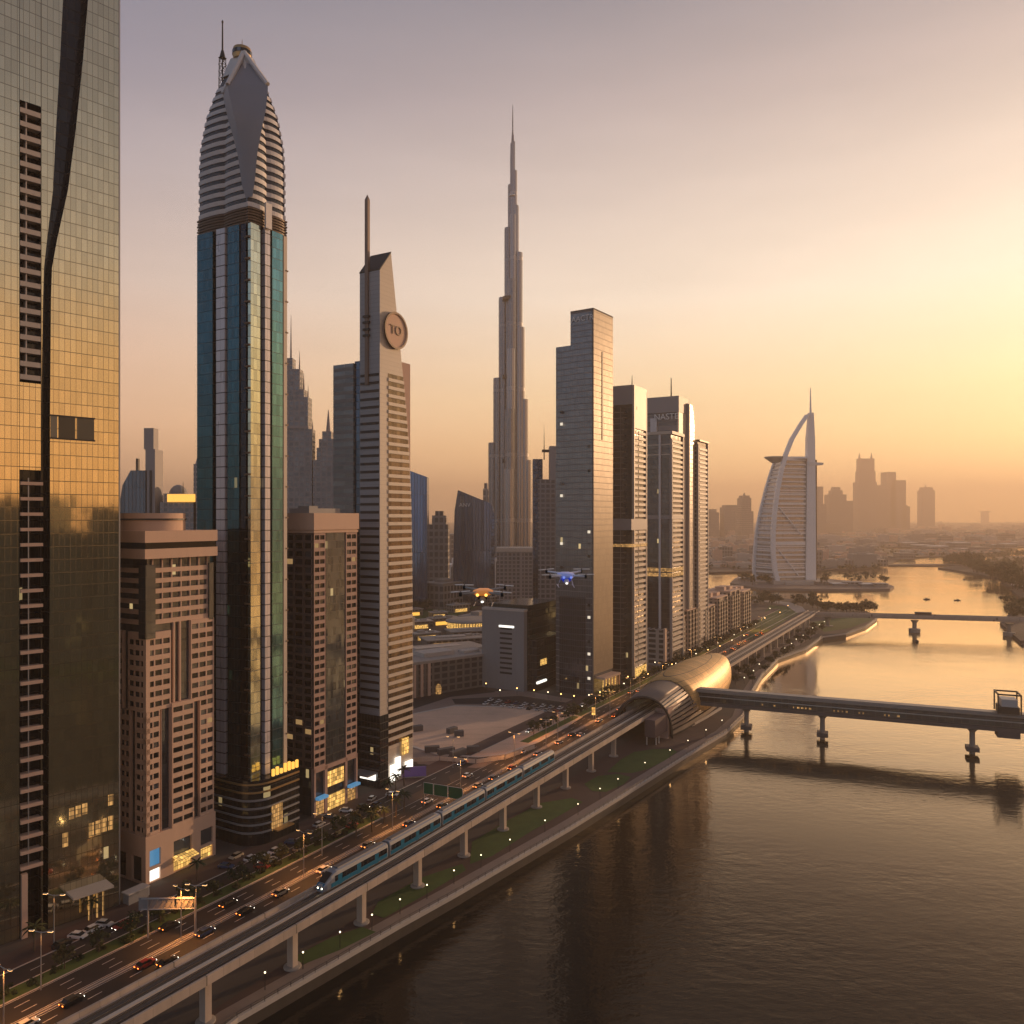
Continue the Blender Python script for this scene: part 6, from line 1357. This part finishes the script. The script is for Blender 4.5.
LP = [(404, 763), (440, 761), (476, 764), (505, 760), (535, 749)]
for k in range(4):
    a, c = Vector(gp(*LP[k])), Vector(gp(*LP[k + 1])); d = c - a; t = thing('site_fence', ['stretch of low pale fence on the near edge of the sandy lot, leftmost', 'second stretch of low pale fence along the near edge of the sandy lot', 'third stretch of low pale fence along the near edge of the sandy lot', 'stretch of low pale fence at the right corner of the sandy lot'][k], 'fence', tuple(a), math.atan2(d.y, d.x), 'fence stretches around the sandy lot')
    MB().box(0, d.length - .3, -.06, .06, .25, 1.9).build('panel', M['conc_pale'], t); b = MB()
    for j in range(int(d.length / 3)): b.box(j * 3, j * 3 + .12, -.12, .12, 0, 2.1)
    b.build('post', M['steel'], t)
for k, (px, py, ln) in enumerate([(432, 752, 6), (446, 754, 7), (458, 756, 8), (473, 752, 5), (417, 731, 5), (452, 733, 5), (459, 736, 4)]):
    t = thing('site_container', ['%s dark container standing on the near edge of the sandy lot' % nth(k), 'lone dark container on the left of the sandy lot', 'dark flat container in the middle of the sandy lot', 'small dark container just right of the middle one on the sandy lot'][max(0, k - 3)], 'container', gp(px, py), R_(10 + 20 * (k % 3)), 'site containers on the sandy lot'); MB().box(-ln / 2, ln / 2, -1.2, 1.2, .1, 2.5).build('body', M['conc_dark'], t); MB().box(ln / 2, ln / 2 + .05, -1.1, 1.1, .2, 2.4).build('door', M['darksteel'], t)
# ------------------------------------------------------------------ trees and shrubs
def crown_mesh(name, m, rad, hgt, nb, per, leaf, seed, core=.55):
    rnd = random.Random(seed); b = MB()
    for k in range(nb):
        th_ = rnd.uniform(0, 6.283); u = rnd.uniform(-1, 1); rr = rnd.uniform(core, 1) 
        c = (rad * rr * math.sqrt(1 - u * u) * math.cos(th_), rad * rr * math.sqrt(1 - u * u) * math.sin(th_), hgt * .5 * (1 + u * rr))
        cr = rad * rnd.uniform(.25, .42)
        for j in range(per):
            d = Vector((rnd.gauss(0, 1), rnd.gauss(0, 1), rnd.gauss(0, 1))).normalized(); p_ = Vector(c) + d * cr * rnd.uniform(.4, 1)
            n_ = (d + Vector((rnd.uniform(-.7, .7), rnd.uniform(-.7, .7), rnd.uniform(-.2, .9)))).normalized(); a = n_.orthogonal().normalized(); e = n_.cross(a); sz = leaf * rnd.uniform(.6, 1.3)
            q_ = rnd.uniform(0, 6.28); a, e = a * math.cos(q_) + e * math.sin(q_), e * math.cos(q_) - a * math.sin(q_)
            b.face([p_ - a * sz, p_ + e * sz * .55, p_ + a * sz, p_ - e * sz * .55])
    return b.mesh(name, m)
CR = [crown_mesh('crown', M['leaf'][k % 3], 2.3 + .3 * (k % 3), 3.0 + .5 * (k % 4), 19, 24, .36, 40 + k, .45) for k in range(8)]
TR = MB().tube([(0, 0, 0), (.05, 0, 1.2), (0, .06, 2.6)], .16, 7, .09); TR.tube([(0, .05, 2.2), (.7, .3, 3.4)], .07, 5, .03).tube([(0, .05, 2.2), (-.6, .2, 3.5)], .07, 5, .03).tube([(0, .05, 2.3), (.1, -.7, 3.5)], .06, 5, .03)
TRm = TR.mesh('trunk', M['bark'])
SH = [crown_mesh('foliage', M['leaf'][k], 1.5, 1.3, 12, 22, .26, 70 + k, .3) for k in range(3)]
STm = MB().tube([(0, 0, 0), (.1, .1, .6)], .06, 5, .03).mesh('stem', M['bark'])
def fr_mesh(seed):
    rnd = random.Random(seed); b = MB()
    for k in range(16):
        a = 6.283 * k / 16 + rnd.uniform(-.15, .15); el_ = rnd.uniform(.1, 1.0); p_ = Vector((0, 0, 0)); d = Vector((math.cos(a) * math.cos(el_), math.sin(a) * math.cos(el_), math.sin(el_))); sd = Vector((-math.sin(a), math.cos(a), 0))
        for j in range(7):
            q_ = p_ + d * .45; w0, w1 = .34 * math.sin(.4 + j * .38), .34 * math.sin(.4 + (j + 1) * .38)
            for sg in (1, -1): b.face([p_, q_, q_ + sd * sg * w1 - Vector((0, 0, w1 * .5)), p_ + sd * sg * w0 - Vector((0, 0, w0 * .5))])
            p_ = q_; d = (d + Vector((0, 0, -.24))).normalized()
    return b.mesh('fronds', M['leaf'][2])
FR_ = [fr_mesh(k) for k in range(2)]; PT = MB().tube([(0, 0, 0), (.1, 0, 2.5), (.05, .05, 5.6)], .22, 7, .14).mesh('trunk', M['bark'])
def tree(loc, label, group, sc=1.0):
    t = thing('tree', label, 'tree', loc, random.uniform(0, 6), group); t.scale = (sc,) * 3; inst('crown', random.choice(CR), t, (0, 0, 1.9)); inst('trunk', TRm, t); return t
def shrub(loc, label, group, sc=1.0):
    t = thing('shrub', label, 'shrub', loc, random.uniform(0, 6), group); t.scale = (sc,) * 3; inst('foliage', random.choice(SH), t); inst('stem', STm, t); return t
def palm(loc, label, group, sc=1.0):
    t = thing('palm_tree', label, 'palm', loc, random.uniform(0, 6), group); t.scale = (sc,) * 3; inst('fronds', random.choice(FR_), t, (.05, .05, 5.6)); inst('trunk', PT, t); return t
for k in range(34):
    s = 62 + 5.1 * k; x, y, z_ = W(s, -41 + random.uniform(-1.2, 1.2) + dt(s), LAND + .1)
    shrub((x, y, z_), 'dark shrub in the strip between main road and service road, %s from the near end' % nth(k), 'shrubs along the road strip', random.uniform(.8, 1.5))
for k in range(14):
    s = 130 + 7.6 * k; x, y, z_ = W(s, -41 + dt(s), LAND + .1); tree((x, y, z_), 'small tree in the planted strip before the towers, %s from the near end' % nth(k), 'street trees before the towers', random.uniform(.8, 1.15))
for k, (px, py) in enumerate([(197, 882), (92, 920), (34, 952), (396, 790), (404, 786), (388, 800), (356, 838), (372, 832), (384, 824), (396, 818), (404, 812)]):
    palm(gp(px, py), 'palm on the pavement before the towers, %s of those listed from the tan tower' % nth(k), 'palms on the pavement', random.uniform(.8, 1.1))
for k in range(46):
    s = 340 + 9.2 * k; x, y, z_ = W(s, -41 + random.uniform(-1, 1), LAND + .1); tree((x, y, z_), 'street tree along the road past the station, %s counting away from us' % nth(k), 'street trees past the station', random.uniform(.9, 1.4))
for k in range(36):
    s = 492 + 8 * k + random.uniform(-3, 3); t_ = random.uniform(-8, 16) if k % 3 else random.uniform(6, 14)
    tree(W(s, t_), 'bushy tree in the park under the far viaduct, %s counting away from the station' % nth(k), 'park trees past the station', random.uniform(.8, 1.3))
for k in range(40):
    px = 812 + 62 * (k / 39) + random.uniform(-2, 2); py = 612.5 - 5 * math.sin(k * .55) * .3 - max(0, (846 - px)) * .12 + random.uniform(-1, 1.5)
    tree(gp(px, py), 'dark tree on the wooded spit behind the far bridge, %s from its left' % nth(k), 'trees on the spit', random.uniform(1.0, 2.3))
for k in range(30):
    tree(gp(random.uniform(745, 815), random.uniform(599, 606)), 'tree left of the wooded spit by the bend of the road, %s in the clump' % nth(k), 'trees by the road bend', random.uniform(1.2, 2.0))
for k in range(44):
    px = random.uniform(398, 474); tree(gp(px, random.uniform(596, 612)), 'tree in the city garden left of the grey slab tower, %s in the garden' % nth(k), 'trees in the city garden', random.uniform(1.2, 2.2))
for k in range(26):
    px = random.uniform(738, 770) if k % 2 else random.uniform(815, 886); tree(gp(px, random.uniform(579, 586)), 'tree on the hotel island, %s counted around the sail tower' % nth(k), 'trees on the island', random.uniform(1.0, 2.6))
for k in range(36):
    px = random.uniform(946, 1040); yb = 561 + max(0, (px - 962)) * .42 + random.uniform(-1, 7); tree(gp(px, yb), 'hazy tree on the wooded right bank, %s among the mass' % nth(k), 'trees on the right bank', random.uniform(2.5, 5.5))
for k in range(16):
    tree(gp(random.uniform(1006, 1034), random.uniform(608, 622)), 'dark tree at the far bridge end by the right edge, %s in the clump' % nth(k), 'trees at the bridge end', random.uniform(1.6, 3.0))
RBX = px_poly([(1000, 622), (1012, 610), (1030, 602), (1100, 600), (1200, 640), (1020, 640)]); slab('bank_ground', RBX, -1.5, 2.6, M['earth'])

# ------------------------------------------------------------------ boats, buoy
def boat(px, py, ln, label, rz):
    x, y, _ = gp(px, py, 0.0); t = thing('boat', label, 'boat', (x, y, 0), rz)
    MB().loft([[(-ln / 2, -ln * .14, -.2), (-ln / 2, ln * .14, -.2), (-ln / 2, ln * .16, ln * .10), (-ln / 2, -ln * .16, ln * .10)], [(ln * .2, -ln * .15, -.3), (ln * .2, ln * .15, -.3), (ln * .2, ln * .18, ln * .12), (ln * .2, -ln * .18, ln * .12)], [(ln / 2, -.05, .1), (ln / 2, .05, .1), (ln / 2, .05, ln * .16), (ln / 2, -.05, ln * .16)]]).build('hull', M['darksteel'], t)
    MB().loft([[(-ln * .3, -ln * .1, ln * .1), (ln * .12, -ln * .1, ln * .1), (ln * .12, ln * .1, ln * .1), (-ln * .3, ln * .1, ln * .1)], [(-ln * .26, -ln * .08, ln * .24), (0, -ln * .08, ln * .24), (0, ln * .08, ln * .24), (-ln * .26, ln * .08, ln * .24)]]).build('cabin', M['conc_dark'], t)
boat(1002, 597.5, 9.5, 'dark motor boat near the right bank', .4); boat(964.5, 580, 6, 'tiny dark boat in mid river beyond the far bridge', 0); boat(927, 599.5, 8, 'low flat boat beyond the far bridge, left of mid river', .1); boat(957, 600.5, 7, 'small pale-wake boat beyond the far bridge', 3.0); boat(1014, 590.5, 14, 'long dark boat moored at the right bank', .3)
x, y, _ = gp(917, 642, 0); t = thing('buoy', 'small dark buoy floating between the two bridges', 'buoy', (x, y, 0)); MB().lathe([(.1, -.5), (1.3, -.3), (1.5, .6), (1.1, 1.5), (.1, 1.7)], n=12).build('float', M['darksteel'], t, True); MB().tube([(0, 0, 1.6), (0, 0, 4.0)], .12, 6).build('pole', M['darksteel'], t)
x, y, _ = gp(1023, 646, 0); t = thing('buoy', 'small dark buoy cut off by the right edge', 'buoy', (x, y, 0)); MB().lathe([(.1, -.5), (1.3, -.3), (1.5, .6), (1.1, 1.5), (.1, 1.7)], n=12).build('float', M['darksteel'], t, True); MB().tube([(0, 0, 1.6), (0, 0, 3.4)], .12, 6).build('pole', M['darksteel'], t)

# ------------------------------------------------------------------ two drones hovering in front of the camera
def drone(px, py, wpx, d, label, mb_, mtrim, lampm, legm, rz, mcore):
    k = d / FPX; t = thing('drone', label, 'drone', ((px - CX) * k, d, CAMH + (HY - py) * k), rz); u = wpx * k / 55.0 * 55 / 2    # u = half span
    t.scale = (u / .42,) * 3; t.rotation_euler = (R_(11), 0, rz)
    MB().loft([[(x * w_, y * w_, z_) for x, y in ((-.14, -.05), (-.08, -.13), (.08, -.13), (.14, -.05), (.14, .05), (.08, .13), (-.08, .13), (-.14, .05))] for z_, w_ in ((-.03, .7), (-.012, 1.0), (.012, 1.0), (.03, .72), (.036, .3))]).build('body', mb_, t, True)
    MB().loft([[(x * w_, y * w_, z_) for x, y in ((-.07, -.06), (.07, -.06), (.07, .06), (-.07, .06))] for z_, w_ in ((-.03, 1.0), (-.08, .95), (-.115, .6))]).build('battery_core', mcore, t)
    for sx in (1, -1):
        for sy in (1, -1):
            a = MB().tube([(.06 * sx, .06 * sy, .01), (.29 * sx, .17 * sy, .02)], .019, 8, .015).build('arm', mtrim, t)
            MB().lathe([(.022, -.01), (.024, .03), (.012, .045)], (.29 * sx, .17 * sy, .0), 12).build('motor', M['black'], a)
            q_ = random.uniform(-.35, .35); ca, sa = math.cos(q_), math.sin(q_); b = MB()
            for e in (1, -1): b.extrude([(.29 * sx + e * (ca * r - sa * w_), .17 * sy + e * (sa * r + ca * w_), .05) for r, w_ in ((.01, -.012), (.05, -.02), (.135, -.012), (.135, .010), (.05, .014), (.01, .008))], (0, 0, .006))
            b.build('propeller', M['white'], a)
    for sx in (1, -1):
        MB().tube([(.075 * sx, .0, -.03), (.105 * sx, .0, -.11), (.125 * sx, 0, -.18)], .008, 6).tube([(.125 * sx, -.10, -.18), (.125 * sx, .10, -.18)], .007, 6).build('landing_leg', legm, t)
    MB().lathe([(.01, -.13), (.035, -.12), (.045, -.09), (.035, -.06), (.02, -.045)], (0, -.05, 0), 14).build('camera_gimbal', M['black'] if lampm is None else mtrim, t, True)
    for x in (-.06, .06): MB().lathe([(.002, -.022), (.02, -.012), (.02, .012), (.002, .022)], (x, -.135, -.005), 10).build('lamp', lampm, t)
    MB().lathe([(.002, -.015), (.02, -.008), (.02, .008), (.002, .015)], (.0, -.095, -.115), 10).build('camera_lamp', M['shopwhite'], t)
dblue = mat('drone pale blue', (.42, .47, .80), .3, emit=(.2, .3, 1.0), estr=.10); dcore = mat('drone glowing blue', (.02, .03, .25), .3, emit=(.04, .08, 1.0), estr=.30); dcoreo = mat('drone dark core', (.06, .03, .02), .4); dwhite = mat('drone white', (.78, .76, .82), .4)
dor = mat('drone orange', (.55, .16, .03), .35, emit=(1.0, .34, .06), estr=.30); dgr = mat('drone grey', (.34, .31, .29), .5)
drone(566, 575, 52, 12.0, 'blue and white quadcopter drone hovering in front of the grey slab tower', dblue, dwhite, lamp_mat('drone blue lamp', (.25, .35, 1), .8, False), dwhite, .12, dcore)
drone(483, 592, 60, 11.0, 'orange quadcopter drone with glowing lamps hovering over the city blocks', dor, dgr, lamp_mat('drone amber lamp', (1, .5, .1), 2.5, False), dgr, -.1, dcoreo)

# ------------------------------------------------------------------ dusty air
hz = bpy.data.materials.new('dusty air'); hz.use_nodes = True; g = G(hz.node_tree)
pv = g.n('ShaderNodeVolumePrincipled'); o = g.n('ShaderNodeOutputMaterial'); g.t.links.new(pv.outputs[0], o.inputs['Volume'])
pv.inputs['Color'].default_value = (.78, .64, .51, 1); pv.inputs['Density'].default_value = 0.00018; pv.inputs['Anisotropy'].default_value = .34
stuff(MB().box(-E - 50, E + 50, -950, E + 50, -2.6, 640).build('haze', hz))
